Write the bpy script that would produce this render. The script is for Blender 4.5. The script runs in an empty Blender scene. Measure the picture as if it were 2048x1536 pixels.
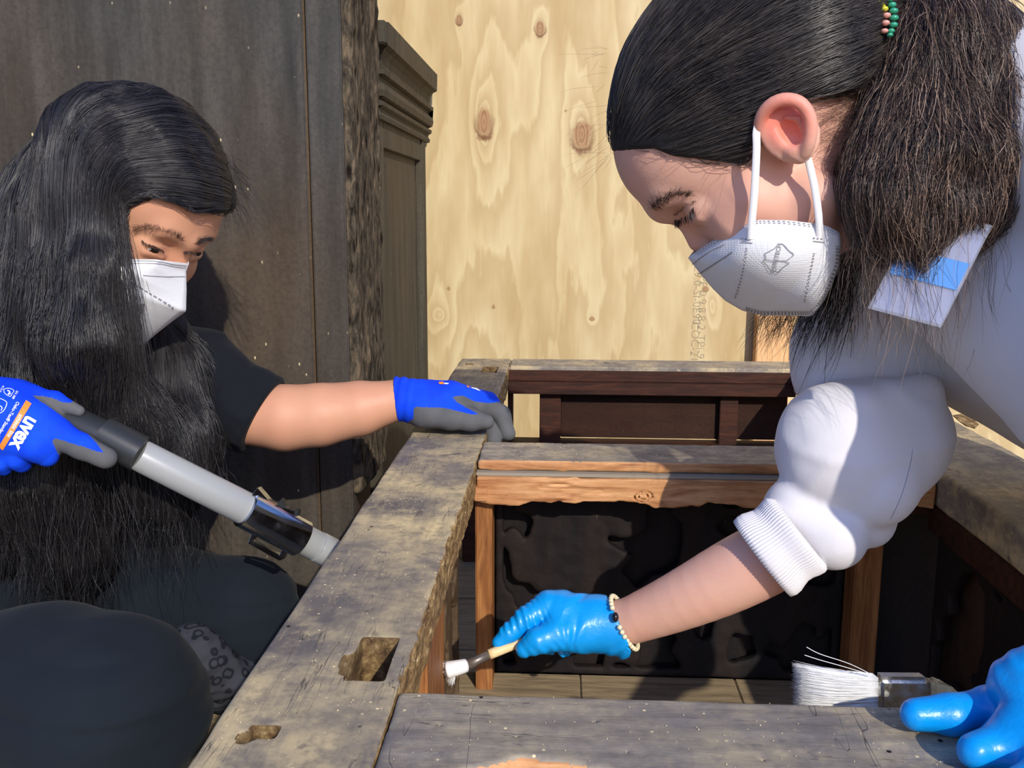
import bpy, bmesh, math, random
import numpy as np
from mathutils import Vector, Matrix
from mathutils.bvhtree import BVHTree

rng = np.random.default_rng(7)
SC = bpy.context.scene
COL = SC.collection

# ------------------------------------------------------------------ camera
FPX = 1950.0                       # focal length in pixels of the 2048 wide frame
AY = np.array([100, 348, -1950.]); AY /= np.linalg.norm(AY)
AX = np.array([1, -.012, (100 - .012 * 348) / 1950.]); AX -= AY * AX.dot(AY); AX /= np.linalg.norm(AX)
AZ = np.cross(AX, AY)
R3 = np.array([AX, AY, AZ])        # world = R3 @ camera
EYE = np.array([0, 0, .60])
cam = bpy.data.cameras.new('camera')
cam.sensor_width = 36; cam.lens = FPX / 2048 * 36; cam.clip_start = .02
camo = bpy.data.objects.new('camera', cam); COL.objects.link(camo)
camo.matrix_world = Matrix([list(R3[i]) + [EYE[i]] for i in range(3)] + [[0, 0, 0, 1]])
SC.camera = camo

# ------------------------------------------------------------------ light
SC.view_settings.view_transform = 'Standard'; SC.view_settings.look = 'None'
SC.view_settings.gamma = 1; SC.view_settings.use_curve_mapping = False
SC.view_settings.exposure = 0.0
SUN_TRAVEL = Vector((-.30, .74, -.44)).normalized()
sl = bpy.data.lights.new('sun', 'SUN'); sl.energy = 3.7; sl.angle = math.radians(.6); sl.color = (1, .93, .82)
so = bpy.data.objects.new('sun', sl); COL.objects.link(so)
so.rotation_euler = SUN_TRAVEL.to_track_quat('-Z', 'Y').to_euler(); so.location = (1, -3, 4)
w = bpy.data.worlds.new('sky'); SC.world = w; w.use_nodes = True
wn = w.node_tree.nodes; bg = wn['Background']
sky = wn.new('ShaderNodeTexSky'); sky.sky_type = 'NISHITA'; sky.sun_disc = False
sky.sun_elevation = math.radians(29); sky.sun_rotation = math.radians(158); sky.air_density = 1.3; sky.ozone_density = 4.0
tint = wn.new('ShaderNodeMix'); tint.data_type = 'RGBA'; tint.blend_type = 'MULTIPLY'; tint.inputs[0].default_value = 1; tint.inputs[7].default_value = (.88, .92, 1.3, 1)   # clear cool sky
w.node_tree.links.new(sky.outputs[0], tint.inputs[6]); w.node_tree.links.new(tint.outputs[2], bg.inputs[0]); bg.inputs[1].default_value = .15

# ------------------------------------------------------------------ pixel <-> place helpers
def ray(px, py):
    return R3 @ np.array([(px - 1024) / FPX, -(py - 768) / FPX, -1.])
def P(px, py, z): return EYE + ray(px, py) * z
def PZ(px, py, h):
    r = ray(px, py); return EYE + r * ((h - EYE[2]) / r[2])
def PY(px, py, y):
    r = ray(px, py); return EYE + r * (y / r[1])
def PXp(px, py, x):
    r = ray(px, py); return EYE + r * (x / r[0])

# ------------------------------------------------------------------ objects
def tag(o, label=None, cat=None, group=None, kind=None):
    if label: o['label'] = label
    if cat: o['category'] = cat
    if group: o['group'] = group
    if kind: o['kind'] = kind
    return o
def empty(name, loc=(0, 0, 0)):
    o = bpy.data.objects.new(name, None); COL.objects.link(o); o.location = loc; o.empty_display_size = .02
    bpy.context.view_layer.update()
    return o
def link(name, me, mats=None, parent=None, smooth=True):
    o = bpy.data.objects.new(name, me); COL.objects.link(o)
    if mats is not None:
        for m in (mats if isinstance(mats, (list, tuple)) else [mats]): me.materials.append(m)
    if smooth: me.polygons.foreach_set('use_smooth', [True] * len(me.polygons))
    if smooth == 'angle': me.set_sharp_from_angle(angle=.7)
    if parent is not None:
        o.parent = parent
        q = parent; loc = Vector((0, 0, 0))
        while q is not None: loc += q.location; q = q.parent
        o.location = -loc      # all meshes are written in world coordinates
    return o
def mesh(name, V, Fc, mats=None, parent=None, smooth=True):
    me = bpy.data.meshes.new(name)
    V = np.asarray(V, dtype=np.float64)
    if isinstance(Fc, np.ndarray):
        n, k = Fc.shape
        me.vertices.add(len(V)); me.vertices.foreach_set('co', V.astype(np.float32).ravel())
        me.loops.add(n * k); me.loops.foreach_set('vertex_index', Fc.astype(np.int32).ravel())
        me.polygons.add(n); me.polygons.foreach_set('loop_start', np.arange(0, n * k, k, dtype=np.int32))
        me.update(calc_edges=True)
    else:
        me.from_pydata([tuple(v) for v in V], [], Fc); me.update()
    return link(name, me, mats, parent, smooth)
def box(name, lo, hi, mat, parent=None, bevel=.002, mats=None):
    bm = bmesh.new(); bmesh.ops.create_cube(bm, size=1)
    lo, hi = np.array(lo), np.array(hi)
    for v in bm.verts: v.co = Vector(lo + (np.array(v.co) + .5) * (hi - lo))
    if bevel: bmesh.ops.bevel(bm, geom=bm.edges[:], offset=bevel, segments=2, affect='EDGES', clamp_overlap=True)
    me = bpy.data.meshes.new(name); bm.to_mesh(me); bm.free()
    return link(name, me, mat, parent, False)
def prism(name, pts, vec, mat, parent=None, bevel=0):
    """closed outline (3D points) pushed along vec"""
    bm = bmesh.new(); a = [bm.verts.new(tuple(p)) for p in pts]; f = bm.faces.new(a)
    r = bmesh.ops.extrude_face_region(bm, geom=[f])
    for v in r['geom']:
        if isinstance(v, bmesh.types.BMVert): v.co += Vector(vec)
    bmesh.ops.recalc_face_normals(bm, faces=bm.faces)
    if bevel: bmesh.ops.bevel(bm, geom=bm.edges[:], offset=bevel, segments=2, affect='EDGES', clamp_overlap=True)
    me = bpy.data.meshes.new(name); bm.to_mesh(me); bm.free()
    return link(name, me, mat, parent, False)
def catmull(pts, n):
    pts = np.asarray(pts, float); m = len(pts)
    t = np.linspace(0, m - 1, n); i = np.clip(t.astype(int), 0, m - 2); f = (t - i)[:, None]
    g = lambda k: pts[np.clip(k, 0, m - 1)]
    p0, p1, p2, p3 = g(i - 1), g(i), g(i + 1), g(i + 2)
    return .5 * ((2 * p1) + (-p0 + p2) * f + (2 * p0 - 5 * p1 + 4 * p2 - p3) * f ** 2 + (-p0 + 3 * p1 - 3 * p2 + p3) * f ** 3)
def tube(pts, rad, sides=12, cap=True, flat=1.0, up=None):
    pts = np.asarray(pts, float); n = len(pts); rad = np.broadcast_to(rad, n)
    T = np.gradient(pts, axis=0); T /= np.linalg.norm(T, axis=1)[:, None]
    u = np.array(up if up is not None else [.13, .21, .97]); V = []; Fs = []
    for i in range(n):
        a = np.cross(T[i], u); a /= np.linalg.norm(a); b = np.cross(a, T[i])
        for k in range(sides):
            th = 2 * math.pi * k / sides
            V.append(pts[i] + rad[i] * (a * math.cos(th) + b * math.sin(th) * flat))
    for i in range(n - 1):
        for k in range(sides):
            Fs.append((i * sides + k, i * sides + (k + 1) % sides, (i + 1) * sides + (k + 1) % sides, (i + 1) * sides + k))
    if cap:
        Fs.append(tuple(range(sides))[::-1]); Fs.append(tuple((n - 1) * sides + k for k in range(sides)))
    return V, Fs

# ------------------------------------------------------------------ noise (numpy)
def _h(ix, iy, iz, seed):
    n = (ix * 374761393 + iy * 668265263 + iz * 2147483647 + seed * 974711) & 0xffffffff
    n = ((n ^ (n >> 13)) * 1274126177) & 0xffffffff
    return ((n ^ (n >> 16)) & 0xffff) / 32768. - 1
def vnoise(p, s=1., seed=0):
    q = np.asarray(p) * s; i = np.floor(q).astype(np.int64); f = q - i; f = f * f * (3 - 2 * f); r = 0
    for a in (0, 1):
        for b in (0, 1):
            for c in (0, 1):
                wgt = (f[:, 0] if a else 1 - f[:, 0]) * (f[:, 1] if b else 1 - f[:, 1]) * (f[:, 2] if c else 1 - f[:, 2])
                r = r + wgt * _h(i[:, 0] + a, i[:, 1] + b, i[:, 2] + c, seed)
    return r

# ------------------------------------------------------------------ signed distance modelling
def cap(a, b, ra, rb=None, n=None, s=1.):
    a, b = np.array(a, float), np.array(b, float); rb = ra if rb is None else rb; ab = b - a; L = max(ab.dot(ab), 1e-12)
    if n is not None: n = np.array(n, float); n /= np.linalg.norm(n)
    def f(p):
        d = p - a; h = np.clip(d @ ab / L, 0, 1); d = d - h[:, None] * ab
        if n is not None: d = d + np.outer(d @ n, n) * (1 / s - 1)
        q = np.linalg.norm(d, axis=1) - (ra + (rb - ra) * h)
        return q * min(s, 1.) if n is not None else q
    return f
def ell(c, r, R=None):
    c, r = np.array(c, float), np.array(r, float)
    def f(p):
        d = p - c
        if R is not None: d = d @ R
        k0 = np.linalg.norm(d / r, axis=1); k1 = np.linalg.norm(d / r ** 2, axis=1) + 1e-9
        return k0 * (k0 - 1) / k1
    return f
def rbox(c, hlf, rd=.0, R=None):
    c, hlf = np.array(c, float), np.array(hlf, float)
    def f(p):
        d = p - c
        if R is not None: d = d @ R
        q = np.abs(d) - hlf + rd
        return np.linalg.norm(np.maximum(q, 0), axis=1) + np.minimum(q.max(1), 0) - rd
    return f
def smin(a, b, k):
    h = np.maximum(k - np.abs(a - b), 0) / k; return np.minimum(a, b) - h * h * k * .25
def smax(a, b, k): return -smin(-a, -b, k)
def comp(ops, disp=None):
    """ops: list of (op, fn, k); op 'u' union, 's' cut away, 'i' keep inside"""
    def f(p):
        d = None
        for op, g, k in ops:
            v = g(p)
            if d is None: d = v
            elif op == 'u': d = smin(d, v, k) if k > 0 else np.minimum(d, v)
            elif op == 's': d = smax(d, -v, k) if k > 0 else np.maximum(d, -v)
            else: d = smax(d, v, k) if k > 0 else np.maximum(d, v)
        if disp is not None: d = d + disp(p)
        return d
    return f
def isosurface(f, lo, hi, h, margin=2.2):
    """surface nets over a narrow band; returns vertices and quads"""
    lo, hi = np.array(lo, float), np.array(hi, float)
    K = 4
    n = (np.ceil((hi - lo) / (h * K)).astype(int) + 1)
    ax = [lo[i] + (np.arange(n[i]) + .5) * h * K for i in range(3)]
    g = np.stack(np.meshgrid(*ax, indexing='ij'), -1).reshape(-1, 3)
    c = f(g).reshape(n)
    near = np.abs(c) < h * K * margin
    D = np.repeat(np.repeat(np.repeat(np.where(c < 0, -1., 1.).astype(np.float32), K, 0), K, 1), K, 2)
    m = np.argwhere(near)
    off = np.stack(np.meshgrid(*[np.arange(K)] * 3, indexing='ij'), -1).reshape(-1, 3)
    idx = (m[:, None, :] * K + off[None]).reshape(-1, 3)
    for s0 in range(0, len(idx), 400000):
        q = idx[s0:s0 + 400000]
        D[q[:, 0], q[:, 1], q[:, 2]] = f(lo + (q + .5) * h)
    for a in range(3):
        sl_ = [slice(None)] * 3
        sl_[a] = 0; D[tuple(sl_)] = np.maximum(D[tuple(sl_)], 1e-4); sl_[a] = -1; D[tuple(sl_)] = np.maximum(D[tuple(sl_)], 1e-4)
    S = D < 0
    N = np.array(D.shape) - 1
    cnt = np.zeros(tuple(N), np.int8)
    for a in (0, 1):
        for b in (0, 1):
            for e in (0, 1): cnt += S[a:a + N[0], b:b + N[1], e:e + N[2]]
    cells = np.argwhere((cnt > 0) & (cnt < 8))
    ids = -np.ones(tuple(N), np.int32); ids[cells[:, 0], cells[:, 1], cells[:, 2]] = np.arange(len(cells))
    acc = np.zeros((len(cells), 3)); wt = np.zeros(len(cells))
    corners = [(a, b, e) for a in (0, 1) for b in (0, 1) for e in (0, 1)]
    dv = {o: D[cells[:, 0] + o[0], cells[:, 1] + o[1], cells[:, 2] + o[2]].astype(float) for o in corners}
    for o in corners:
        for a in range(3):
            if o[a] == 0:
                o2 = list(o); o2[a] = 1; o2 = tuple(o2)
                v0, v1 = dv[o], dv[o2]; cr = (v0 < 0) != (v1 < 0)
                t = np.where(cr, v0 / np.where(cr, v0 - v1, 1), 0)
                pt = np.array(o, float)[None] + np.zeros((len(cells), 3)); pt[:, a] = t
                acc += pt * cr[:, None]; wt += cr
    V = lo + (cells + acc / wt[:, None] + .5) * h
    quads = []
    for a in range(3):
        b, e = (a + 1) % 3, (a + 2) % 3
        s0 = [slice(1, -1)] * 3; s0[a] = slice(0, -1); s1 = list(s0); s1[a] = slice(1, None)
        A, B = S[tuple(s0)], S[tuple(s1)]
        e_ = np.argwhere(A != B)
        if len(e_) == 0: continue
        flip = A[e_[:, 0], e_[:, 1], e_[:, 2]]
        base = e_ + 1; base[:, a] -= 1
        def cid(db, de):
            q = base.copy(); q[:, b] -= db; q[:, e] -= de
            return ids[q[:, 0], q[:, 1], q[:, 2]]
        q = np.stack([cid(1, 1), cid(0, 1), cid(0, 0), cid(1, 0)], 1)
        q = np.where(flip[:, None], q, q[:, ::-1])
        quads.append(q[(q >= 0).all(1)])
    return V, np.concatenate(quads)
def sdf_obj(name, f, lo, hi, h, mats, parent=None, classify=None, sharp=False):
    V, Q = isosurface(f, lo, hi, h)
    o = mesh(name, V, Q, mats, parent)
    if sharp: o.data.set_sharp_from_angle(angle=.75)
    if classify is not None:
        c = V[Q].mean(1); nn = np.cross(V[Q[:, 2]] - V[Q[:, 0]], V[Q[:, 3]] - V[Q[:, 1]])
        nn /= np.linalg.norm(nn, axis=1)[:, None] + 1e-12
        o.data.polygons.foreach_set('material_index', classify(c, nn).astype(np.int32))
    return o
def bounds(blobs, pad=.01):
    a = np.array([b[0] - b[1] for b in blobs]).min(0) - pad; c = np.array([b[0] + b[1] for b in blobs]).max(0) + pad
    return a, c
class Shape:
    """collects blobs given as (px, py, depth, radius in pixels) placed at their real depth"""
    def __init__(s): s.ops = []; s.bl = []
    def add(s, f, k=.01, op='u'): s.ops.append((op, f, k)); return s
    def chain(s, pts, k=.01, op='u', kk=None, n=None, flat=1., grow=0., sub=0):
        if sub: pts = catmull(pts, sub); kk = 0 if kk is None else kk
        W = [(P(a, b, z), r * z / FPX + grow) for a, b, z, r in pts]
        for i in range(len(W) - 1):
            s.ops.append((op, cap(W[i][0], W[i + 1][0], W[i][1], W[i + 1][1], n=n, s=flat), k if i == 0 or kk is None else kk))
        if op == 'u': s.bl += W
        return s
    def blob(s, px, py, z, r, k=.01, op='u'):
        c = P(px, py, z); R = r * z / FPX
        s.ops.append((op, cap(c, c + 1e-5, R), k))
        if op == 'u': s.bl.append((c, R))
        return s
    def f(s, disp=None): return comp(s.ops, disp)
    def make(s, name, h, mats, parent=None, disp=None, classify=None, lo=None, hi=None, pad=.012):
        a, c = bounds(s.bl, pad)
        if lo is not None: a = np.maximum(a, lo)
        if hi is not None: c = np.minimum(c, hi)
        return sdf_obj(name, s.f(disp), a, c, h, mats, parent, classify)

# ------------------------------------------------------------------ material helper
class M:
    def __init__(s, name, rough=.6, col=(.5, .5, .5), metal=0, spec=.5):
        s.m = bpy.data.materials.new(name); s.m.use_nodes = True; s.t = s.m.node_tree; s.n = s.t.nodes
        s.b = s.n['Principled BSDF']; s.set(Roughness=rough, Metallic=metal); s.b.inputs['Specular IOR Level'].default_value = spec
        s.col(col); s._co = None
    def set(s, **k):
        for a, v in k.items():
            i = s.b.inputs[a.replace('_', ' ')]
            if isinstance(v, bpy.types.NodeSocket): s.t.links.new(v, i)
            else: i.default_value = v
        return s
    def col(s, c):
        if isinstance(c, bpy.types.NodeSocket): s.t.links.new(c, s.b.inputs['Base Color'])
        else: s.b.inputs['Base Color'].default_value = (*c, 1)
        return s
    def co(s):
        if s._co is None: s._co = s.n.new('ShaderNodeNewGeometry').outputs['Position']
        return s._co
    def _in(s, sock, v):
        if isinstance(v, bpy.types.NodeSocket): s.t.links.new(v, sock)
        elif isinstance(v, (tuple, list)) and len(v) == 3 and sock.type == 'RGBA': sock.default_value = (*v, 1)
        else: sock.default_value = v
    def map(s, sc=(1, 1, 1), loc=(0, 0, 0), rot=(0, 0, 0), v=None):
        n = s.n.new('ShaderNodeMapping'); s.t.links.new(v or s.co(), n.inputs[0])
        n.inputs['Scale'].default_value = sc; n.inputs['Location'].default_value = loc; n.inputs['Rotation'].default_value = rot
        return n.outputs[0]
    def noise(s, v=None, scale=5., det=4., rough=.55, dist=0., out=0):
        n = s.n.new('ShaderNodeTexNoise'); s.t.links.new(v or s.co(), n.inputs['Vector'])
        n.inputs['Scale'].default_value = scale; n.inputs['Detail'].default_value = det; n.inputs['Roughness'].default_value = rough
        n.inputs['Distortion'].default_value = dist; return n.outputs[out]
    def voro(s, v=None, scale=5., feat='F1', out='Distance', rand=1.):
        n = s.n.new('ShaderNodeTexVoronoi'); n.feature = feat; s.t.links.new(v or s.co(), n.inputs['Vector'])
        n.inputs['Scale'].default_value = scale; n.inputs['Randomness'].default_value = rand; return n.outputs[out]
    def math(s, op, a, b=0., c=0.):
        n = s.n.new('ShaderNodeMath'); n.operation = op
        s._in(n.inputs[0], a); s._in(n.inputs[1], b); s._in(n.inputs[2], c); return n.outputs[0]
    def vmath(s, op, a, b=None, out=0):
        n = s.n.new('ShaderNodeVectorMath'); n.operation = op; s._in(n.inputs[0], a)
        if b is not None: s._in(n.inputs[1], b)
        return n.outputs[out]
    def sep(s, v=None):
        n = s.n.new('ShaderNodeSeparateXYZ'); s.t.links.new(v or s.co(), n.inputs[0]); return n.outputs
    def comb(s, a=0., b=0., c=0.):
        n = s.n.new('ShaderNodeCombineXYZ')
        for i, v in enumerate((a, b, c)): s._in(n.inputs[i], v)
        return n.outputs[0]
    def ramp(s, v, stops, interp='LINEAR'):
        n = s.n.new('ShaderNodeValToRGB'); s._in(n.inputs[0], v); n.color_ramp.interpolation = interp; e = n.color_ramp.elements
        while len(e) < len(stops): e.new(.5)
        for q, (p, c) in zip(e, stops): q.position = p; q.color = (*((c,) * 3 if not isinstance(c, tuple) else c), 1)
        return n.outputs[0]
    def rng(s, v, a, b, c=0., d=1.):
        n = s.n.new('ShaderNodeMapRange'); s._in(n.inputs[0], v)
        for i, q in enumerate((a, b, c, d)): n.inputs[i + 1].default_value = q
        return n.outputs[0]
    def mix(s, f, a, b, mode='MIX'):
        n = s.n.new('ShaderNodeMix'); n.data_type = 'RGBA'; n.blend_type = mode; n.clamp_factor = True
        s._in(n.inputs[0], f); s._in(n.inputs[6], a); s._in(n.inputs[7], b); return n.outputs[2]
    def bump(s, h, dist=.001, strength=1., prev=None):
        n = s.n.new('ShaderNodeBump'); s._in(n.inputs['Height'], h); n.inputs['Distance'].default_value = dist
        n.inputs['Strength'].default_value = strength
        if prev is not None: s.t.links.new(prev, n.inputs['Normal'])
        s.t.links.new(n.outputs[0], s.b.inputs['Normal']); return n.outputs[0]
def srgb(r, g, b):
    f = lambda c: c / 12.92 if c <= .04045 else ((c + .055) / 1.055) ** 2.4
    return tuple(f(v / 255) for v in (r, g, b))

# ================================================================== materials
def wood_top(name, axis):
    m = M(name, rough=.62, spec=.35)
    st = (1, 7, 7) if axis == 'x' else (7, 1, 7)
    g = m.noise(m.map(st), 9, 8, .62); big = m.noise(None, 14, 5, .6); fine = m.noise(m.map(tuple(v * 5 for v in st)), 14, 4, .6)
    blotch = m.noise(None, 32, 4, .6, .6)
    c = m.ramp(big, [(.36, srgb(98, 94, 92)), (.45, srgb(144, 134, 116)), (.54, srgb(176, 162, 130)), (.7, srgb(202, 184, 142))] if axis == 'y' else [(.36, srgb(112, 108, 106)), (.47, srgb(146, 139, 128)), (.58, srgb(170, 158, 134)), (.75, srgb(194, 178, 142))])
    c = m.mix(m.rng(g, .42, .68, 0, .55), c, srgb(96, 94, 96))
    md_ = m.noise(None, 75, 5, .7); c = m.mix(m.rng(md_, .46, .66, 0, .55), c, srgb(88, 84, 84)); c = m.mix(m.rng(md_, .46, .3, 0, .45), c, srgb(186, 170, 132))
    c = m.mix(m.rng(blotch, .62, .72, 0, .85), c, srgb(60, 60, 68))
    c = m.mix(m.rng(fine, .6, .75, 0, .5), c, srgb(176, 158, 122))
    c = m.mix(m.rng(m.noise(None, 5, 2), .45, .62, 0, .45), c, srgb(100, 98, 100))
    # thin dark scratches and pale nicks
    lines = m.noise(m.map((60, 3, 20) if axis == 'y' else (3, 60, 20), rot=(0, 0, .25)), 1.6, 3, .6); cross = m.noise(m.map((4, 34, 10) if axis == 'y' else (34, 4, 10), rot=(0, 0, -.3)), 1.6, 2, .5)
    l1 = m.math('ABSOLUTE', m.math('SUBTRACT', lines, .5)); l2 = m.math('ABSOLUTE', m.math('SUBTRACT', cross, .5))
    k1 = m.math('MULTIPLY', m.rng(l1, 0, .006, 1, 0), m.rng(m.noise(None, 13, 2), .52, .6)); k2 = m.math('MULTIPLY', m.rng(l2, 0, .004, 1, 0), m.rng(m.noise(m.map(loc=(3, 1, 2)), 9, 2), .56, .62))
    c = m.mix(m.math('MULTIPLY', k1, .8), c, srgb(50, 46, 44)); c = m.mix(m.math('MULTIPLY', k2, .8), c, srgb(52, 46, 42))
    pale = m.math('MULTIPLY', m.rng(m.math('ABSOLUTE', m.math('SUBTRACT', m.noise(m.map(loc=(7, 2, 1), rot=(0, 0, 1.1), sc=(30, 4, 9)), 2.2, 2), .5)), 0, .008, 1, 0), m.rng(m.noise(m.map(loc=(1, 5, 2)), 12, 2), .54, .62))
    c = m.mix(m.math('MULTIPLY', pale, .35 if axis == 'y' else .0), c, srgb(196, 178, 138)); sc_ = m.math('SUBTRACT', 1., m.math('MAXIMUM', k1, k2))
    dots = m.voro(None, 150, 'F1'); c = m.mix(m.math('MULTIPLY', m.rng(dots, .1, .16, 1, 0), m.rng(m.noise(None, 40, 1), .55, .62)), c, srgb(214, 198, 158))
    worm = m.voro(None, 60, 'F1'); c = m.mix(m.math('MULTIPLY', m.rng(worm, .07, .09, 1, 0), m.rng(m.noise(None, 22, 1), .54, .58)), c, srgb(24, 18, 14))
    c = m.mix(1., c, (1.34, 1.27, 1.12), 'MULTIPLY'); m.col(c); m.set(Roughness=m.rng(big, .3, .7, .55, .8))
    h = m.math('ADD', m.math('MULTIPLY', fine, .4), m.math('ADD', m.math('MULTIPLY', sc_, .8), m.math('MULTIPLY', g, .8)))
    m.bump(h, .0008, .7); return m.m
def raw_wood(name, c0, c1, c2, axis='x', rough=.6):
    m = M(name, rough=rough, spec=.3); st = {'x': (1, 9, 9), 'y': (9, 1, 9), 'z': (9, 9, 1)}[axis]
    g = m.noise(m.map(st), 14, 6, .6, .8); f = m.noise(m.map(tuple(v * 4 for v in st)), 20, 3); b = m.noise(None, 11, 4, .6)
    c = m.ramp(g, [(.3, c0), (.5, c1), (.72, c2)])
    c = m.mix(m.rng(b, .55, .75, 0, .55), c, c0); c = m.mix(m.rng(f, .62, .75, 0, .4), c, tuple(v * .35 for v in c0))
    m.col(c); m.bump(m.math('ADD', m.math('MULTIPLY', g, .8), m.math('MULTIPLY', f, .5)), .0012, .6); return m.m
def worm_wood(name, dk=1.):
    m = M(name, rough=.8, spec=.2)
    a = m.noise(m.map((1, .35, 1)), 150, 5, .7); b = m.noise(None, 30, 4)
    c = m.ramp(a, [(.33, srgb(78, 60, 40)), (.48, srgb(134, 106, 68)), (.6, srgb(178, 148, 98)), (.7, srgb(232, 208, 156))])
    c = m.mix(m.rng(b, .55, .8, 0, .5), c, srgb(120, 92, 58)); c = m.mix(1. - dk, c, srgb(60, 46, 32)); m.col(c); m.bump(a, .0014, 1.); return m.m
def dark_wood(name, c0, c1, axis='z', specks=.6, rough=.75):
    m = M(name, rough=rough, spec=.25); st = {'x': (1, 8, 8), 'y': (8, 1, 8), 'z': (8, 8, 1)}[axis]
    g = m.noise(m.map(st), 4, 6, .6); b = m.noise(m.map((1, 1, .5)), 2.2, 4); f = m.noise(None, 180, 4, .6)
    c = m.mix(m.rng(g, .35, .68), c0, c1); c = m.mix(m.rng(b, .48, .72, 0, .5), c, srgb(92, 72, 50)); c = m.mix(m.rng(f, .4, .75, 0, .4), c, tuple(v * .5 for v in c0))
    v = m.voro(m.map((1, 1, .55)), 62, 'F1'); k = m.math('MULTIPLY', m.rng(v, .04, .1, 1, 0), m.rng(m.noise(None, 30, 2), .52, .6))
    c = m.mix(m.math('MULTIPLY', k, specks), c, srgb(225, 205, 160)); m.col(c)
    m.bump(m.math('ADD', f, m.math('MULTIPLY', g, .7)), .0012, .5); return m.m
m_top_y = wood_top('dusty_lacquer_long_grain', 'y'); m_top_x = wood_top('dusty_lacquer_cross_grain', 'x')
m_worm = worm_wood('worm_eaten_pale_wood')
m_orange = raw_wood('raw_orange_wood', srgb(150, 96, 58), srgb(196, 142, 92), srgb(222, 172, 120), 'x')
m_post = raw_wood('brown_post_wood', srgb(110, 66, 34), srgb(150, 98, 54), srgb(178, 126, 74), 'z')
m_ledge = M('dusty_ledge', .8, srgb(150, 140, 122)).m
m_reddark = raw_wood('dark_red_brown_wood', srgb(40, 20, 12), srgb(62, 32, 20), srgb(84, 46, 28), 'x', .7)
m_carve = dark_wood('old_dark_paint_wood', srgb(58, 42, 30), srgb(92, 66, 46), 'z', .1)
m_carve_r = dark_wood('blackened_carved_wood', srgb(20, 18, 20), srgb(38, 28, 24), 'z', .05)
m_cab = dark_wood('soot_dark_board', srgb(50, 49, 46), srgb(82, 79, 73), 'z', 1.)
m_cab2 = dark_wood('dark_carved_cabinet_wood', srgb(58, 54, 46), srgb(84, 78, 64), 'z', .3)
m_gapbrown = dark_wood('brown_worn_edge', srgb(76, 60, 44), srgb(108, 88, 64), 'z', .2)
def bark():
    m = M('worm_eaten_post_wood', .9, spec=.1)
    a = m.noise(m.map((1, 1, .4)), 70, 6, .7, .5); v = m.voro(m.map((1, 1, .35)), 60, 'F1')
    c = m.ramp(a, [(.34, srgb(30, 26, 22)), (.5, srgb(80, 72, 60)), (.64, srgb(122, 106, 84))])
    c = m.mix(m.rng(v, .1, .3, .9, 0), c, srgb(14, 12, 10)); m.col(c); m.bump(m.math('ADD', a, m.rng(v, 0, .35)), .006, 1.); return m.m
m_bark = bark()
def plywood():
    m = M('pine_plywood', .55, spec=.3); x, y, z = m.sep()
    KN = [(918, 38, .007, .011), (1080, 56, .011, .015), (968, 244, .017, .031), (1164, 268, .021, .033),
          (897, 576, .003, .004), (987, 613, .003, .004), (1184, 637, .005, .004), (1411, 577, .006, .006), (1131, 221, .002, .002), (880, 630, .014, .010), (1425, 612, .012, .016)]
    st = None; knot = None; rim = None
    for i, (a, b, rx, rz) in enumerate(KN):
        q = PY(a, b, 2.2)
        dx = m.math('MULTIPLY', m.math('SUBTRACT', x, float(q[0])), 1 / rx); dz = m.math('MULTIPLY', m.math('SUBTRACT', z, float(q[2])), 1 / rz)
        dz2 = m.math('MULTIPLY', dz, .55)
        far = m.math('SQRT', m.math('ADD', m.math('MULTIPLY', dx, dx), m.math('MULTIPLY', dz2, dz2)))
        d = m.math('SQRT', m.math('ADD', m.math('MULTIPLY', dx, dx), m.math('MULTIPLY', dz, dz)))
        s_ = m.math('DIVIDE', min(rx / .017, 1.3) * 2.4, m.math('ADD', far, 1.)); st = s_ if st is None else m.math('ADD', st, s_)
        if i < 9:
            d = m.math('ADD', d, m.rng(m.noise(None, 60, 3), .2, .8, -.25, .25))
            k = m.rng(d, .75, 1.05, 1, 0); knot = k if knot is None else m.math('MAXIMUM', knot, k)
            r_ = m.math('MULTIPLY', m.math('MULTIPLY', m.rng(d, .75, 1.05), m.rng(d, 1.15, 1.5, 1, 0)), m.rng(dz, -1.3, .6, 1, .12)); rim = r_ if rim is None else m.math('MAXIMUM', rim, r_)
    warp = m.noise(m.map((2.6, 1, .8)), 2.2, 4, .5); w2 = m.noise(m.map((16, 1, 2.5)), 3, 4, .6)
    t = m.math('ADD', m.math('MULTIPLY', warp, 7.), m.math('ADD', m.math('MULTIPLY', st, 2.2), m.math('MULTIPLY', w2, .9)))
    fr = m.math('FRACT', t)
    band = m.math('MULTIPLY', m.rng(fr, 0, .75), m.rng(fr, .82, 1, 1, 0))
    soft = m.rng(m.noise(m.map((5, 1, .9)), 3, 4, .6), .42, .66)
    c = m.mix(m.math('MULTIPLY', soft, .75), srgb(212, 194, 148), srgb(194, 168, 118))
    c = m.mix(m.math('MULTIPLY', band, .5), c, srgb(172, 142, 94))
    c = m.mix(m.rng(m.noise(m.map((55, 1, 3)), 5, 3), .55, .75, 0, .28), c, srgb(198, 160, 104))
    c = m.mix(rim, c, srgb(110, 66, 34)); rings = m.math('FRACT', m.math('MULTIPLY', st, 2.2))
    c = m.mix(m.math('MULTIPLY', knot, .9), c, m.mix(rings, srgb(134, 94, 62), srgb(178, 138, 96)))
    m.col(c); m.bump(band, .0003, .3); return m.m
m_ply = plywood()
m_pine = raw_wood('pine_stud_wood', srgb(214, 162, 108), srgb(226, 178, 124), srgb(238, 196, 146), 'z', .6)
m_floor = raw_wood('dusty_floor_board', srgb(120, 104, 80), srgb(150, 132, 102), srgb(172, 152, 118), 'x', .8)
m_ink = M('faded_grey_ink', .8, srgb(150, 138, 112)).m

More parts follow.
